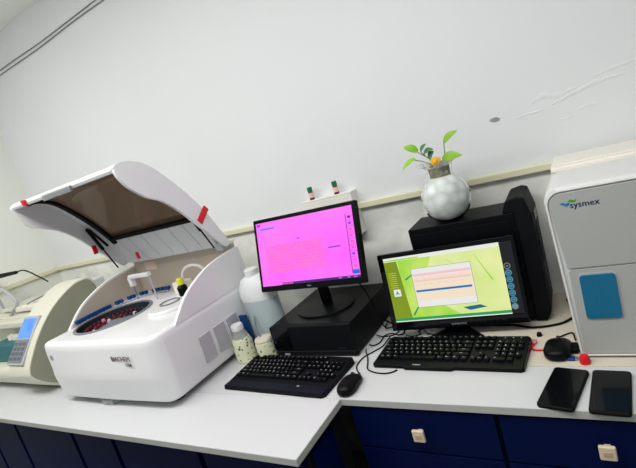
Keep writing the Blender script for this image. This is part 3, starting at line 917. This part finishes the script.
# fins
FIN = [(0.975, 1.010), (1.0, 1.033), (1.04, 1.068), (1.09, 1.100), (1.165, 1.130), (1.23, 1.147), (1.31, 1.156), (1.385, 1.160), (1.40, 1.155)]
fin = cm2(FIN, 5) + [(1.405, DZ - 0.01), (0.975, DZ - 0.01)]
def fin_poly(): return [(y - 1.13, z - TZ) for y, z in fin]
o = MB().prism_x(fin_poly(), AX0 + 1.65 + 0.002, AX0 + 1.65 + 0.016).build('side_fin', 'wplas', t, bevel=0.003)
o = MB().prism_x(fin_poly(), AX1 + 1.65 - 0.016, AX1 + 1.65 - 0.002).build('side_fin', 'wplas', t, bevel=0.003)
for xx in (AX0 + 1.65 + 0.0163, AX1 + 1.65 - 0.0193):
    ip = [(y * 0.97 - 1.13 + 0.036, (z - DZ) * 0.93 + DZ - TZ) for y, z in fin[:-2]] + [(1.385 - 1.13, DZ - TZ + 0.0005), (0.995 - 1.13, DZ - TZ + 0.0005)]
    MB().prism_x(ip, xx, xx + 0.003).build('fin_lining', 'beigein', t, smooth=False)
MB().box(AX0 + 1.65 + 0.02, AX1 + 1.65 - 0.02, 0.255, 0.272, DZ - TZ, 1.178 - TZ).build('back_panel', 'beigein', t, bevel=0.002)
part(MB().rbox(AX0 + 1.65 + 0.018, AX1 + 1.65 - 0.018, 0.248, 0.280, 1.176 - TZ, 1.192 - TZ, 0.004).build('back_rail', 'systop', t), 'cream top rail')
# side vents
for y_ in (1.045, 1.124, 1.200):
    yy = y_ - 1.13
    MB().box(AX1 + 1.65 - 0.004, AX1 + 1.65 + 0.0060, yy, yy + 0.058, 0.825 - TZ, 0.925 - TZ).build('vent_panel', 'vent', t, smooth=False)
# blue tube rack along the left fin and back
rk = [(AX0 + 0.028, 1.02), (AX0 + 0.028, 1.09), (AX0 + 0.030, 1.16), (AX0 + 0.045, 1.235), (AX0 + 0.085, 1.30), (AX0 + 0.16, 1.338), (AX0 + 0.25, 1.35)]
rp = cm2(rk, 4)
b = MB().use('gplas')
b.tube([(x + 1.65, y - 1.13, DZ + 0.006 - TZ) for x, y in rp], 0.006, 6, 1)
rack = b.build('tube_rack', 'wplas2', t)
for i, (x, y) in enumerate(rp):
    if i in (10, 13, 16, 19): continue
    part(MB().rbox(-0.009, 0.009, -0.0075, 0.0075, 0, 0.016, 0.002, 2, Matrix.Translation((x + 1.65, y - 1.13, DZ + 0.010 - TZ))).build('tube_cap', 'tubeblue', rack), 'blue tube cap')
# white raised deck cover and ring
b = MB().loft([circ(0.085, DZ - 0.001, 40, (-1.50, 1.13)), circ(0.085, DZ + 0.010, 40, (-1.50, 1.13)), circ(0.080, DZ + 0.015, 40, (-1.50, 1.13))])
cov = b.build('reaction_cover', 'wplas', t)
MB().loft([circ(0.042, DZ + 0.014, 32, (-1.52, 1.155)), circ(0.042, DZ + 0.019, 32, (-1.52, 1.155)), circ(0.034, DZ + 0.019, 32, (-1.52, 1.155)), circ(0.034, DZ + 0.0155, 32, (-1.52, 1.155))], False, False).build('ring', 'gplas_d', cov)
# gantry / probe arm
ax_, ay_ = -1.715, 1.25
arm = MB().use('gplas').cyl((ax_ + 1.65, ay_ - 1.13, DZ - TZ), (ax_ + 1.65, ay_ - 1.13, 1.135 - TZ), 0.0035, seg=10).use('wplas').rbox(ax_ + 1.65 - 0.135, ax_ + 1.65 + 0.006, ay_ - 1.13 - 0.012, ay_ - 1.13 + 0.012, 1.130 - TZ, 1.150 - TZ, 0.005, 3).build('probe_arm', None, t)
MB().use('wplas').rbox(ax_ + 1.65 - 0.143, ax_ + 1.65 - 0.118, ay_ - 1.13 - 0.011, ay_ - 1.13 + 0.011, 1.095 - TZ, 1.140 - TZ, 0.004, 2).use('lg_b').cyl((ax_ + 1.65 - 0.13, ay_ - 1.13, 1.03 - TZ), (ax_ + 1.65 - 0.13, ay_ - 1.13, 1.10 - TZ), 0.0018, seg=8).build('probe', None, arm)
MB().box(-1.90 + 1.65, -1.82 + 1.65, 0.253, 0.256, 1.125 - TZ, 1.165 - TZ).build('label_plate', 'label_w', t, smooth=False)
# wash station block, bottle with yellow cap and loop hose
MB().rbox(-1.63 + 1.65, -1.555 + 1.65, 1.28 - 1.13, 1.33 - 1.13, DZ - TZ, DZ - TZ + 0.055, 0.004).build('wash_block', 'systop', t)
bt = MB().loft([circ(0.020, DZ, 20, (-1.53, 1.245)), circ(0.021, DZ + 0.045, 20, (-1.53, 1.245)), circ(0.012, DZ + 0.056, 20, (-1.53, 1.245))]).build('reagent_bottle', 'black', t)
part(MB().loft([circ(0.014, DZ + 0.056, 20, (-1.53, 1.245)), circ(0.014, DZ + 0.080, 20, (-1.53, 1.245)), circ(0.010, DZ + 0.084, 20, (-1.53, 1.245))]).build('cap', 'yellow', bt), 'yellow cap')
part(MB().tube([(-1.555 + 1.65, 0.15, 1.075 - TZ), (-1.535 + 1.65, 0.155, 1.12 - TZ), (-1.49 + 1.65, 0.16, 1.137 - TZ), (-1.44 + 1.65, 0.17, 1.12 - TZ), (-1.42 + 1.65, 0.18, 1.06 - TZ), (-1.42 + 1.65, 0.18, DZ - TZ)], 0.0065).build('hose', 'wplas2', t), 'white hose loop')
# feet, badge, lettering
for x, y in ((-1.93, 0.93), (-1.37, 0.94), (-1.93, 1.35), (-1.37, 1.35)): MB().cyl((x + 1.65, y - 1.13, 0), (x + 1.65, y - 1.13, 0.026), 0.02).build('foot', 'rubber', t)
part(MB().rbox(-1.73 + 1.65, -1.66 + 1.65, 0.865 - 1.13, 0.905 - 1.13, 0.001, 0.024, 0.004).build('spill_tray', 'clearp', t), 'small clear catch')
bd = MB().cyl((-1.945 + 1.65, 0.8580 - 1.13, 0.958 - TZ), (-1.945 + 1.65, 0.866 - 1.13, 0.958 - TZ), 0.012, seg=20)
part(bd.build('badge', 'silver', t), 'round silver badge')
lettering('BIACHEM', 0.026, 'txt_r', t, IV @ Matrix.Translation((-1.478, 0.8498, 0.955)) @ Matrix.Rotation(math.radians(-1.0), 4, 'Z') @ FRONT, bold=0.0005, sx=1.0)
lettering('1200', 0.017, 'txt_d', t, IV @ Matrix.Translation((-1.444, 0.8500, 0.932)) @ Matrix.Rotation(math.radians(-1.6), 4, 'Z') @ FRONT, bold=0.0005, sx=1.15)

# raised lid (one part with sub-parts)
O = [(0.960, 1.570), (0.972, 1.583), (1.0, 1.590), (1.05, 1.584), (1.107, 1.556), (1.17, 1.495), (1.23, 1.425), (1.285, 1.345), (1.335, 1.25), (1.362, 1.190)]
Lw = [(0.962, 1.560), (0.985, 1.505), (1.005, 1.478), (1.05, 1.458), (1.11, 1.428), (1.17, 1.375), (1.225, 1.31), (1.28, 1.245), (1.325, 1.192), (1.345, 1.178)]
Oc = cm2(O, 6); Lc = cm2(Lw, 6)
def loc2(p): return (p[0] - 1.13, p[1] - TZ)
def offs(curve, d):
    out = []
    for i, p in enumerate(curve):
        a = curve[max(0, i - 1)]; c = curve[min(len(curve) - 1, i + 1)]
        tx, ty = c[0] - a[0], c[1] - a[1]; l_ = math.hypot(tx, ty)
        out.append((p[0] + ty / l_ * d, p[1] - tx / l_ * d))
    return out
def band(c_out, i0, i1, d0, d1):
    a = offs(c_out, d0)[i0:i1 + 1]; c = offs(c_out, d1)[i0:i1 + 1]
    return [loc2(p) for p in a] + [loc2(p) for p in c[::-1]]
NO = len(Oc)
# offset sign check: positive d must go down/inward
LXa, LXb = AX0 + 1.65, AX1 + 1.65
flp = [loc2(p) for p in Oc] + [loc2(p) for p in Lc[::-1]]
lid = MB()
# top skin frame: front bar and side strips, as thin curved solids
i_f, i_r = 8, 41     # window from i_f to i_r
sgn = 1 if offs(Oc, 0.01)[20][1] < Oc[20][1] else -1
T_ = 0.0145
lid.prism_x(band(Oc, 2, i_f, sgn * 0.0006, sgn * 0.014), LXa + T_, LXb - T_)
lid.prism_x(band(Oc, i_f, i_r, sgn * 0.0006, sgn * 0.014), LXa + T_, LXa + 0.10)
lid.prism_x(band(Oc, i_f, i_r, sgn * 0.0006, sgn * 0.014), LXb - 0.045, LXb - T_)
lid.prism_x(band(Oc, i_r, NO - 1, sgn * 0.0006, sgn * 0.010), LXa + T_, LXb - T_)
lid.prism_x(flp, LXa, LXa + 0.014)
flr = [loc2(p) for p in Oc[3:]] + [loc2(p) for p in cm2([(0.966, 1.572), (0.967, 1.556), (0.978, 1.530), (1.0, 1.500)] + Lw[3:], 6)[::-1]]
lid.prism_x(flr, LXb - 0.014, LXb)
lid.prism_x([loc2(p) for p in ((0.961, 1.571), (0.966, 1.562), (0.980, 1.562), (0.99, 1.574), (0.975, 1.583))], LXa + T_, LXb - T_)
lid = lid.build('lid', 'wplas', t, angle=35)
b = MB().prism_x(band(Oc, i_f - 2, i_r + 2, sgn * 0.0145, sgn * 0.019), LXa + 0.08, LXb - 0.03)
part(b.build('window', 'tint', lid, angle=60), 'brown tinted window')
b = MB()
b.prism_x(band(Oc, i_f - 2, i_r + 3, sgn * 0.0192, sgn * 0.030), LXa + 0.085, LXa + 0.112)
b.prism_x(band(Oc, i_f - 2, i_r + 3, sgn * 0.0192, sgn * 0.026), LXb - 0.052, LXb - 0.045)
b.prism_x(band(Oc, i_r + 1, i_r + 2, sgn * 0.0192, sgn * 0.030), LXa + 0.085, LXb - 0.04)
b.prism_x(band(Oc, i_f - 1, i_f, sgn * 0.0192, sgn * 0.024), LXa + 0.10, LXb - 0.04)
part(b.build('gasket', 'rubber', lid), 'black window gasket')
b = MB()
npn = 6
for k in range(npn):
    xa = LXa + 0.11 + (LXb - LXa - 0.16) * k / npn; xb = LXa + 0.11 + (LXb - LXa - 0.16) * (k + 1) / npn - 0.004
    b.prism_x(band(Oc, i_r + 2, i_r + 7, sgn * 0.0105, sgn * 0.022), xa, xb)
    b.prism_x(band(Oc, i_r + 7, NO - 1, sgn * 0.0105, sgn * 0.019), xa, xb)
part(b.build('ribbed_panel', 'ribpl', lid, bevel=0.001), 'grey ribbed inner panel')
b = MB()
Rm = Matrix.Translation(Vector((-1.64 + 1.65, 0.9585 - 1.13, 1.5635 - TZ)))
b.rbox(-0.095, 0.095, -0.007, 0.004, -0.011, 0.011, 0.004, 2, Rm)
part(b.build('handle', 'metal', lid), 'silver grip')
MB().rbox(-0.08, 0.08, -0.0085, -0.006, -0.006, 0.006, 0.001, 2, Rm).build('grip_recess', 'gplas_d', lid)
b = MB()
def strut(x, p0, p1, r=0.008):
    a = Vector((x, p0[0] - 1.13, p0[1] - TZ)); c = Vector((x, p1[0] - 1.13, p1[1] - TZ)); mid = a.lerp(c, 0.5)
    o = MB().cyl(a, mid, r, seg=12).cyl(mid, c, r * 0.45, seg=10).sphere(a, r * 1.2, u=10, v=6).build('gas_strut', 'rubber', lid)
    part(o, 'black gas strut')
strut(LXa + 0.035, (1.215, 1.395), (1.29, 1.185))
strut(LXb - 0.032, (1.225, 1.362), (1.30, 1.19), 0.007)
part(MB().cyl((LXa + 0.065, 1.205 - 1.13, 1.395 - TZ), (LXa + 0.065, 1.262 - 1.13, 1.30 - TZ), 0.006, seg=10).build('lever', 'rubber', lid), 'black lever')
def clip(c, sx_, sy_, sz_, rx, ry=0.0):
    return part(MB().rbox(-sx_, sx_, -sy_, sy_, -sz_, sz_, min(sx_, sy_, sz_) * 0.4, 2, Matrix.Translation((c[0] + 1.65, c[1] - 1.13, c[2] - TZ)) @ Matrix.Rotation(math.radians(rx), 4, 'X') @ Matrix.Rotation(math.radians(ry), 4, 'Y')).build('clip', 'red', lid), 'red clip')
clip((-1.298, 1.268, 1.333), 0.003, 0.013, 0.036, -52)
clip((-1.875, 0.959, 1.572), 0.012, 0.006, 0.012, 20, 12)
clip((-1.983, 1.225, 1.30), 0.004, 0.010, 0.020, 0)
clip((-1.80, 1.295, 1.222), 0.007, 0.004, 0.018, 25, 25)
MB().rbox(LXa + 0.10, LXa + 0.17, 0.215, 0.235, 1.205 - TZ, 1.22 - TZ, 0.003).build('hinge', 'gplas_d', lid)
MB().rbox(LXb - 0.065, LXb - 0.025, 0.205, 0.24, 1.165 - TZ, 1.20 - TZ, 0.006).build('hinge', 'gplas', lid)

# ------------------------------------------------------------------ cream analyser at the left
t = thing('electrolyte_analyser', 'cream and grey analyser with a small blue display at the left end', 'analyser', (-2.65, 1.2, TZ))
prof = cm2([(0.965, 0.757), (0.905, 0.800), (0.862, 0.850), (0.860, 0.885), (0.885, 0.930), (0.945, 1.008), (1.013, 1.075), (1.09, 1.128), (1.18, 1.168), (1.235, 1.176), (1.275, 1.168), (1.30, 1.13)], 5)
prof += [(1.305, 1.05), (1.305, 0.757)]
pp = [(y - 1.2, z - TZ) for y, z in prof]
def inset(poly, d):
    cy_ = sum(p[0] for p in poly) / len(poly); cz_ = sum(p[1] for p in poly) / len(poly)
    return [(cy_ + (y - cy_) * (1 - d), cz_ + (z - cz_) * (1 - d)) for y, z in poly]
XA, XB = 0.265, 0.455
pin = inset(pp, 0.03)
b = MB()
b.loft([[(XA, y, z) for y, z in pin], [(XA + 0.008, y, z) for y, z in pp], [(XB - 0.008, y, z) for y, z in pp], [(XB, y, z) for y, z in pin]])
b.build('side_tower', 'cream_pl', t, angle=50)
part(MB().prism_x(inset(pp, 0.05), XB - 0.001, XB + 0.004).build('side_cover', 'olive_pl', t, bevel=0.002), 'olive grey side cover')
# display and keypad on the slope
pa = Vector((0, 0.885 - 1.2, 0.930 - TZ)); pb = Vector((0, 1.013 - 1.2, 1.075 - TZ))
up = (pb - pa).normalized(); nrm = Vector((0, -up.z, up.y))
dm = Matrix(((1, up.x, nrm.x, 0), (0, up.y, nrm.y, 0), (0, up.z, nrm.z, 0), (0, 0, 0, 1)))
dm = Matrix.Translation(pa) @ dm
Ld = (pb - pa).length
part(MB().rbox(0.272, 0.412, -0.02, Ld + 0.012, -0.006, 0.010, 0.003, 2, dm).build('front_panel', 'gplas', t), 'grey control panel')
part(MB().box(0.282, 0.395, Ld * 0.52, Ld * 1.0, 0.0095, 0.0112, dm).build('display', 'lcd', t, smooth=False), 'blue display')
kp = MB().box(0.277, 0.400, -0.012, Ld * 0.49, 0.0095, 0.0118, dm).build('keypad', 'gplas_d', t, smooth=False)
for r in range(4):
    for c in range(3):
        MB().rbox(0.285 + c * 0.037, 0.313 + c * 0.037, 0.0 + r * 0.022, 0.015 + r * 0.022, 0.0115, 0.0135, 0.001, 1, dm).build('button', 'keyg', kp)
# main body to the left
pm = cm2([(0.975, 0.757), (0.930, 0.785), (0.905, 0.83), (0.915, 0.868), (0.95, 0.875)], 4) + [(1.10, 0.875), (1.10, 1.00), (1.12, 1.055), (1.20, 1.075), (1.42, 1.075), (1.50, 1.03), (1.50, 0.757)]
MB().prism_x([(y - 1.2, z - TZ) for y, z in pm], -0.34, XA + 0.001).build('main_body', 'cream_pl', t, bevel=0.003)
part(MB().rbox(-0.12, 0.15, -0.235, -0.11, 0.125, 0.215, 0.006).build('reagent_rack', 'teal_d', t), 'teal rack')
for k in range(4): MB().cyl((-0.02 + k * 0.045, -0.16, 0.213), (-0.02 + k * 0.045, -0.16, 0.24), 0.015).build('reagent_vial', 'systop', t)
MB().rbox(-0.33, 0.262, -0.16, -0.10, 0.275, 0.305, 0.005).build('ledge', 'cream_pl', t)
for (xa, xb, ya, yb, za, zb, mm) in ((-0.10, 0.24, -0.06, 0.10, 0.324, 0.352, 'systop'), (-0.10, 0.24, 0.115, 0.28, 0.324, 0.366, 'wplas2'), (-0.30, -0.12, -0.04, 0.25, 0.324, 0.345, 'cream_pl'), (0.02, 0.22, -0.02, 0.05, 0.351, 0.360, 'wplas2')):
    MB().rbox(xa, xb, ya, yb, za, zb, 0.005).build('tray_lid', mm, t)
MB().rbox(0.215, 0.24, 0.03, 0.05, 0.36, 0.385, 0.003).build('latch', 'gplas_d', t)
part(MB().tube([(x + 2.65, y - 1.2, z_ - TZ) for x, y, z_ in ((-2.96, 1.18, 1.095), (-2.93, 1.16, 1.18), (-2.875, 1.15, 1.225), (-2.80, 1.15, 1.205), (-2.735, 1.15, 1.16), (-2.715, 1.15, 1.12), (-2.76, 1.14, 1.09), (-2.82, 1.14, 1.06))], 0.008).build('hose', 'gplas', t), 'grey hose')
for x in (-0.28, 0.40):
    for y in (-0.17, 0.25): MB().cyl((x, y, 0), (x, y, 0.012), 0.015).build('foot', 'rubber', t)
MB().tube([(0.03, -0.05, 0.36), (0.10, 0.02, 0.375), (0.19, 0.08, 0.372)], 0.004).build('tubing', 'gplas_d', t)

# black handle with a bent metal tip, hanging above the cream analyser on its arm
t = thing('sampling_handle', 'black handle with thin bent tip reaching over the cream analyser from the left wall', 'probe', (-2.9, 1.2, 1.28))
MB().cyl((-0.198, 0.0, 0.010), (0.0, 0.0, 0.0), 0.010, 0.010, 14).cyl((-0.03, 0.0, -0.001), (0.20, 0.0, 0.0), 0.014, 0.009, 14).sphere((0.20, 0, 0.0), 0.009).build('grip', 'black_m', t)
MB().tube([(0.20, 0, 0.0), (0.27, 0, 0.004), (0.33, 0, -0.012), (0.40, 0, -0.045), (0.47, 0.0, -0.080)], 0.0035).build('tip', 'rubber', t)
MB().cyl((-0.199, 0, 0.010), (-0.190, 0, 0.010), 0.03, seg=20).build('wall_plate', 'gplas_d', t)

# ------------------------------------------------------------------ jug, bottle, cup between the machines
t = thing('plastic_jug', 'large translucent plastic jug with milky white top beside the white analyser', 'jug', (-1.205, 1.322, TZ))
prof = [(0.085, 0.0), (0.092, 0.006), (0.092, 0.195), (0.090, 0.21)]
MB().lathe(prof, (0, 0, 0), 32, sx=0.92, sy=0.6).build('body', 'jug', t)
MB().lathe([(0.092, 0.205), (0.094, 0.22), (0.088, 0.255), (0.066, 0.288), (0.035, 0.302), (0.03, 0.303)], (0, 0, 0), 32, sx=0.92, sy=0.6).build('shoulder', 'jug2', t, angle=80)
MB().lathe([(0.026, 0.300), (0.028, 0.303), (0.028, 0.325), (0.024, 0.328)], (0, 0, 0), 24).build('cap', 'wplas', t)
tag(MB().rbox(-0.018, 0.018, -0.006, 0.006, 0, 0.158, 0.002, 2).build('carton', 'navy_b', loc=(-1.268, 1.262, TZ)), 'slim blue carton behind the flower-patterned bottle', 'carton')

t = thing('water_bottle', 'bottle with white cap in a cream flower-patterned sleeve', 'bottle', (-1.254, 1.200, TZ))
MB().lathe([(0.036, 0), (0.040, 0.004), (0.040, 0.076), (0.033, 0.096)], (0, 0, 0), 24).build('sleeve', 'floral', t)
part(MB().lathe([(0.032, 0.094), (0.029, 0.112), (0.023, 0.126), (0.023, 0.128)], (0, 0, 0), 24).build('neck', 'clearp', t), 'clear plastic neck')
MB().lathe([(0.023, 0.126), (0.0245, 0.129), (0.0245, 0.146), (0.022, 0.149)], (0, 0, 0), 24).build('cap', 'wplas', t)
t = thing('sleeved_cup', 'short cup in a cream flower-patterned sleeve with a grey straw', 'cup', (-1.158, 1.215, TZ))
MB().lathe([(0.034, 0), (0.037, 0.004), (0.036, 0.062), (0.033, 0.070)], (0, 0, 0), 24).build('sleeve', 'floral', t)
MB().lathe([(0.034, 0.0705), (0.035, 0.074), (0.031, 0.082), (0.01, 0.085)], (0, 0, 0), 24).build('lid', 'cream_top', t)
part(MB().tube([(-0.008, 0, 0.08), (-0.03, 0.015, 0.11), (-0.05, 0.045, 0.150)], 0.003).build('straw', 'straw', t), 'grey straw')

# ------------------------------------------------------------------ vase with plant on the tower
VZ = TZ + TT
t = thing('glass_vase', 'round glass vase of white beads on top of the tower computer', 'vase', (-0.432, 1.475, VZ))
vp = [(0.03, 0.001), (0.045, 0.003), (0.066, 0.022), (0.078, 0.052), (0.080, 0.076), (0.073, 0.105), (0.057, 0.130), (0.043, 0.146), (0.040, 0.160), (0.046, 0.185)]
vpf = cm2(vp, 4)
MB().lathe(vpf, (0, 0, 0), 40, True, False).build('bowl', 'glass', t, angle=80)
b = MB()
rings = []
for j, (r, z) in enumerate(((0.044, 0.178), (0.052, 0.190), (0.058, 0.193))):
    rings.append([((r + 0.005 * j * math.sin(6 * 2 * math.pi * k / 48)) * math.cos(2 * math.pi * k / 48), (r + 0.005 * j * math.sin(6 * 2 * math.pi * k / 48)) * math.sin(2 * math.pi * k / 48), z + 0.003 * j * math.cos(6 * 2 * math.pi * k / 48)) for k in range(48)])
b.loft(rings, False, False)
b.build('frilled_rim', 'clearp', t, angle=80)
gel = MB().lathe([(r * 0.982, z * 0.985 + 0.002) for r, z in cm2(vp[:8], 4)], (0, 0, 0), 40).build('beads', 'gel', t, angle=80)
gel['kind'] = 'stuff'
t = thing('pothos_plant', 'small green pothos plant growing out of the glass vase', 'plant', (-0.432, 1.475, VZ + 0.146))
MB().lathe([(0.034, 0.0), (0.036, 0.015), (0.037, 0.034), (0.02, 0.040)], (0, 0, 0), 20).build('roots', 'moss', t)
def leaf(base, tip, width, mt, up_=(0, -0.5, 1), curl=0.25):
    base = Vector(base); tip = Vector(tip); d = tip - base; L_ = d.length; d.normalize()
    upv = Vector(up_); side = d.cross(upv).normalized(); upv = side.cross(d)
    n = 10; rings = []
    for k in range(n + 1):
        s_ = k / n
        w = width * (math.sin(math.pi * min(1, s_ * 0.93 + 0.07)) ** 0.75) * (1 - 0.35 * s_) if k < n else 0.0004
        c = base + d * (L_ * s_) + upv * (L_ * curl * (s_ - s_ * s_) * 1.2)
        row = []
        for q in (-1, -0.5, 0, 0.5, 1):
            row.append(c + side * (w * q) + upv * (abs(q) * w * 0.35))
        rings.append(row + [p + upv * -0.0008 for p in row[::-1]])
    MB().loft(rings).build('leaf', mt, t, angle=80)
def stem(pts): MB().tube(pts, 0.0017, 6, 5).build('stem', 'stem', t)
# local coordinates: world minus (-.432, 1.475, 1.251)
def LC(x, z, y=0.0): return (x + 0.432, y, z - (VZ + 0.146))
stem([(0.0, 0, 0.03), LC(-0.455, 1.315), LC(-0.475, 1.335, -0.01), LC(-0.487, 1.349, -0.01)])
leaf(LC(-0.482, 1.347, -0.01), LC(-0.524, 1.372, -0.02), 0.016, 'leaf_l', (0.2, -0.8, 0.6))
stem([(-0.01, 0, 0.03), LC(-0.47, 1.305), LC(-0.492, 1.318, -0.01), LC(-0.505, 1.325, -0.01)])
leaf(LC(-0.497, 1.326, -0.01), LC(-0.545, 1.297, -0.02), 0.013, 'leaf_l', (-0.3, -0.7, 0.7))
leaf(LC(-0.476, 1.34, 0.0), LC(-0.447, 1.364, -0.02), 0.011, 'leaf_d', (0, -0.8, 0.6))
stem([(0.0, 0.01, 0.03), LC(-0.46, 1.32, 0.0), LC(-0.476, 1.34, 0.0)])
leaf(LC(-0.465, 1.334, -0.01), LC(-0.425, 1.342, -0.03), 0.014, 'leaf_d', (0, -0.8, 0.8))
leaf(LC(-0.45, 1.312, -0.01), LC(-0.425, 1.336, -0.03), 0.016, 'leaf_d', (-0.4, -0.8, 0.4))
stem([(0.01, 0, 0.03), LC(-0.405, 1.30), LC(-0.398, 1.325, -0.01), LC(-0.394, 1.353, -0.01)])
leaf(LC(-0.394, 1.352, -0.01), LC(-0.343, 1.379, -0.02), 0.016, 'leaf_m', (-0.3, -0.75, 0.6))
leaf(LC(-0.412, 1.300, -0.01), LC(-0.343, 1.303, -0.03), 0.022, 'leaf_m', (0, -0.75, 0.65))
stem([(0.012, 0, 0.03), LC(-0.42, 1.29), LC(-0.41, 1.3, -0.01)])
for dx, dz in ((-0.02, 0.045), (0.005, 0.05), (0.02, 0.04), (-0.008, 0.055)): stem([(dx * 0.3, 0.0, 0.02), (dx * 0.7, -0.008, dz * 0.8), (dx * 1.2, -0.012, dz * 1.15)])
b = MB()
for k in range(8):
    a = 2 * math.pi * k / 8
    b.sphere((0.006 + 0.010 * math.cos(a), -0.032, 0.052 + 0.0085 * math.sin(a)), 0.0072, sy=0.7, u=10, v=6)
b.sphere((0.006, -0.034, 0.052), 0.009, u=10, v=6)
part(b.build('flower', 'orange', t), 'yellow-orange bloom')

# ------------------------------------------------------------------ cables and small clutter
def cable(label, pts, r=0.0022, mt='rubber', group=None):
    return tag(MB().tube(pts, r, 8, 7).build('cable', mt), label, 'cable', group)
z = TZ + 0.0026
cable('black mouse cable curling from the left mouse up to the computers', [(-0.710, 1.099, z + 0.003), (-0.728, 1.118, z), (-0.745, 1.150, z), (-0.743, 1.20, z), (-0.722, 1.235, z), (-0.702, 1.27, z), (-0.700, 1.31, z), (-0.698, 1.335, z)])
cable('black cable looping around the left end of the right keyboard', [(-0.757, 1.255, z), (-0.750, 1.238, z), (-0.728, 1.20, z), (-0.712, 1.165, z), (-0.697, 1.130, z), (-0.667, 1.112, z), (-0.632, 1.106, z), (-0.608, 1.113, z), (-0.596, 1.1265, z)])
cable('black cable tangled beside the flat desktop computer', [(-0.757, 1.285, z), (-0.738, 1.278, z), (-0.722, 1.30, z), (-0.722, 1.345, z + 0.001), (-0.70, 1.362, z), (-0.672, 1.350, z), (-0.655, 1.362, z), (-0.660, 1.40, z), (-0.62, 1.42, z), (-0.56, 1.40, z)], 0.0024)
cable('thick black cable rising behind the flat desktop computer', [(-0.752, 1.50, z + 0.01), (-0.742, 1.45, z + 0.03), (-0.735, 1.41, z + 0.03), (-0.68, 1.385, z + 0.02), (-0.61, 1.375, z + 0.018), (-0.575, 1.44, z + 0.008), (-0.60, 1.47, z)], 0.003)
cable('black cable coiled over the tangle left of the green monitor', [(-0.748, 1.335, z + 0.010), (-0.715, 1.318, z + 0.012), (-0.680, 1.325, z + 0.012), (-0.665, 1.352, z + 0.014), (-0.690, 1.392, z + 0.010), (-0.735, 1.395, z + 0.006), (-0.748, 1.44, z + 0.004)], 0.0026)
cable('thin black cable lying along the back of the right keyboard', [(-0.640, 1.345, z), (-0.615, 1.335, z), (-0.590, 1.350, z), (-0.605, 1.375, z), (-0.585, 1.395, z)], 0.0022)
cable('thin black cable along the worktop under the green monitor', [(-0.59, 1.385, z), (-0.56, 1.35, z), (-0.52, 1.352, z), (-0.5, 1.395, z), (-0.44, 1.393, z + 0.001), (-0.36, 1.39, z), (-0.30, 1.385, z)], 0.0018)
cable('thick black cable running from the tower computer towards the haematology analyser', [(-0.36, 1.395, z + 0.001), (-0.30, 1.388, z + 0.001), (-0.24, 1.365, z + 0.001), (-0.18, 1.375, z + 0.001), (-0.145, 1.40, z + 0.001), (-0.125, 1.45, z + 0.001), (-0.15, 1.55, z + 0.002)], 0.0036)
cable('thin black cable hanging behind the pink monitor', [(-0.80, 1.345, 1.00), (-0.76, 1.35, 0.95), (-0.735, 1.355, 0.86), (-0.722, 1.352, 0.80), (-0.715, 1.352, 0.785)], 0.0024)
cable('black lead beside the right mouse, reaching the haematology analyser', [(-0.168, 1.285, z + 0.006), (-0.150, 1.315, z), (-0.132, 1.325, z), (-0.126, 1.30, z), (-0.123, 1.282, z)], 0.0022)
cable('short red cable bent behind the right mouse', [(-0.226, 1.262, z + 0.002), (-0.232, 1.245, z + 0.001), (-0.222, 1.232, z), (-0.200, 1.230, z)], 0.0028, 'red')
tag(MB().rbox(-0.007, 0.007, -0.010, 0.010, 0, 0.009, 0.002, 2).build('cable_plug', 'pink', loc=(-0.2275, 1.274, TZ)), 'pale pink plug beside the right keyboard', 'plug')
tag(MB().cyl((0, 0, 0), (0, 0, 0.010), 0.008, 0.006, 14).build('rubber_stopper', 'rubber', loc=(-0.2165, 1.318, TZ)), 'small black stopper behind the right keyboard', 'stopper')
t = thing('usb_dongle', 'black connector with prongs between right mouse and haematology analyser', 'connector', (-0.120, 1.232, TZ), math.radians(0))
MB().rbox(-0.012, 0.004, -0.02, 0.02, 0, 0.014, 0.002).build('body', 'black', t)
for y in (-0.012, 0.0, 0.012): MB().box(0.004, 0.010, y - 0.003, y + 0.003, 0.004, 0.010).build('prong', 'rubber', t, smooth=False)
t = thing('usb_stick', 'blue USB stick lying behind the slanting phone', 'usb stick', (-0.129, 1.185, TZ), math.radians(-3))
MB().rbox(-0.012, 0.006, -0.008, 0.008, 0, 0.007, 0.0015).build('body', 'navy_b', t)
MB().box(0.006, 0.013, -0.0055, 0.0055, 0.001, 0.006).build('plug', 'metal', t)
tag(MB().lathe([(0.012, 0), (0.013, 0.003), (0.0115, 0.016), (0.009, 0.022), (0.004, 0.023)], (0, 0, 0), 18).build('red_cap', 'red', loc=(-0.101, 1.169, TZ)), 'small red cap at the corner of the haematology analyser', 'cap')
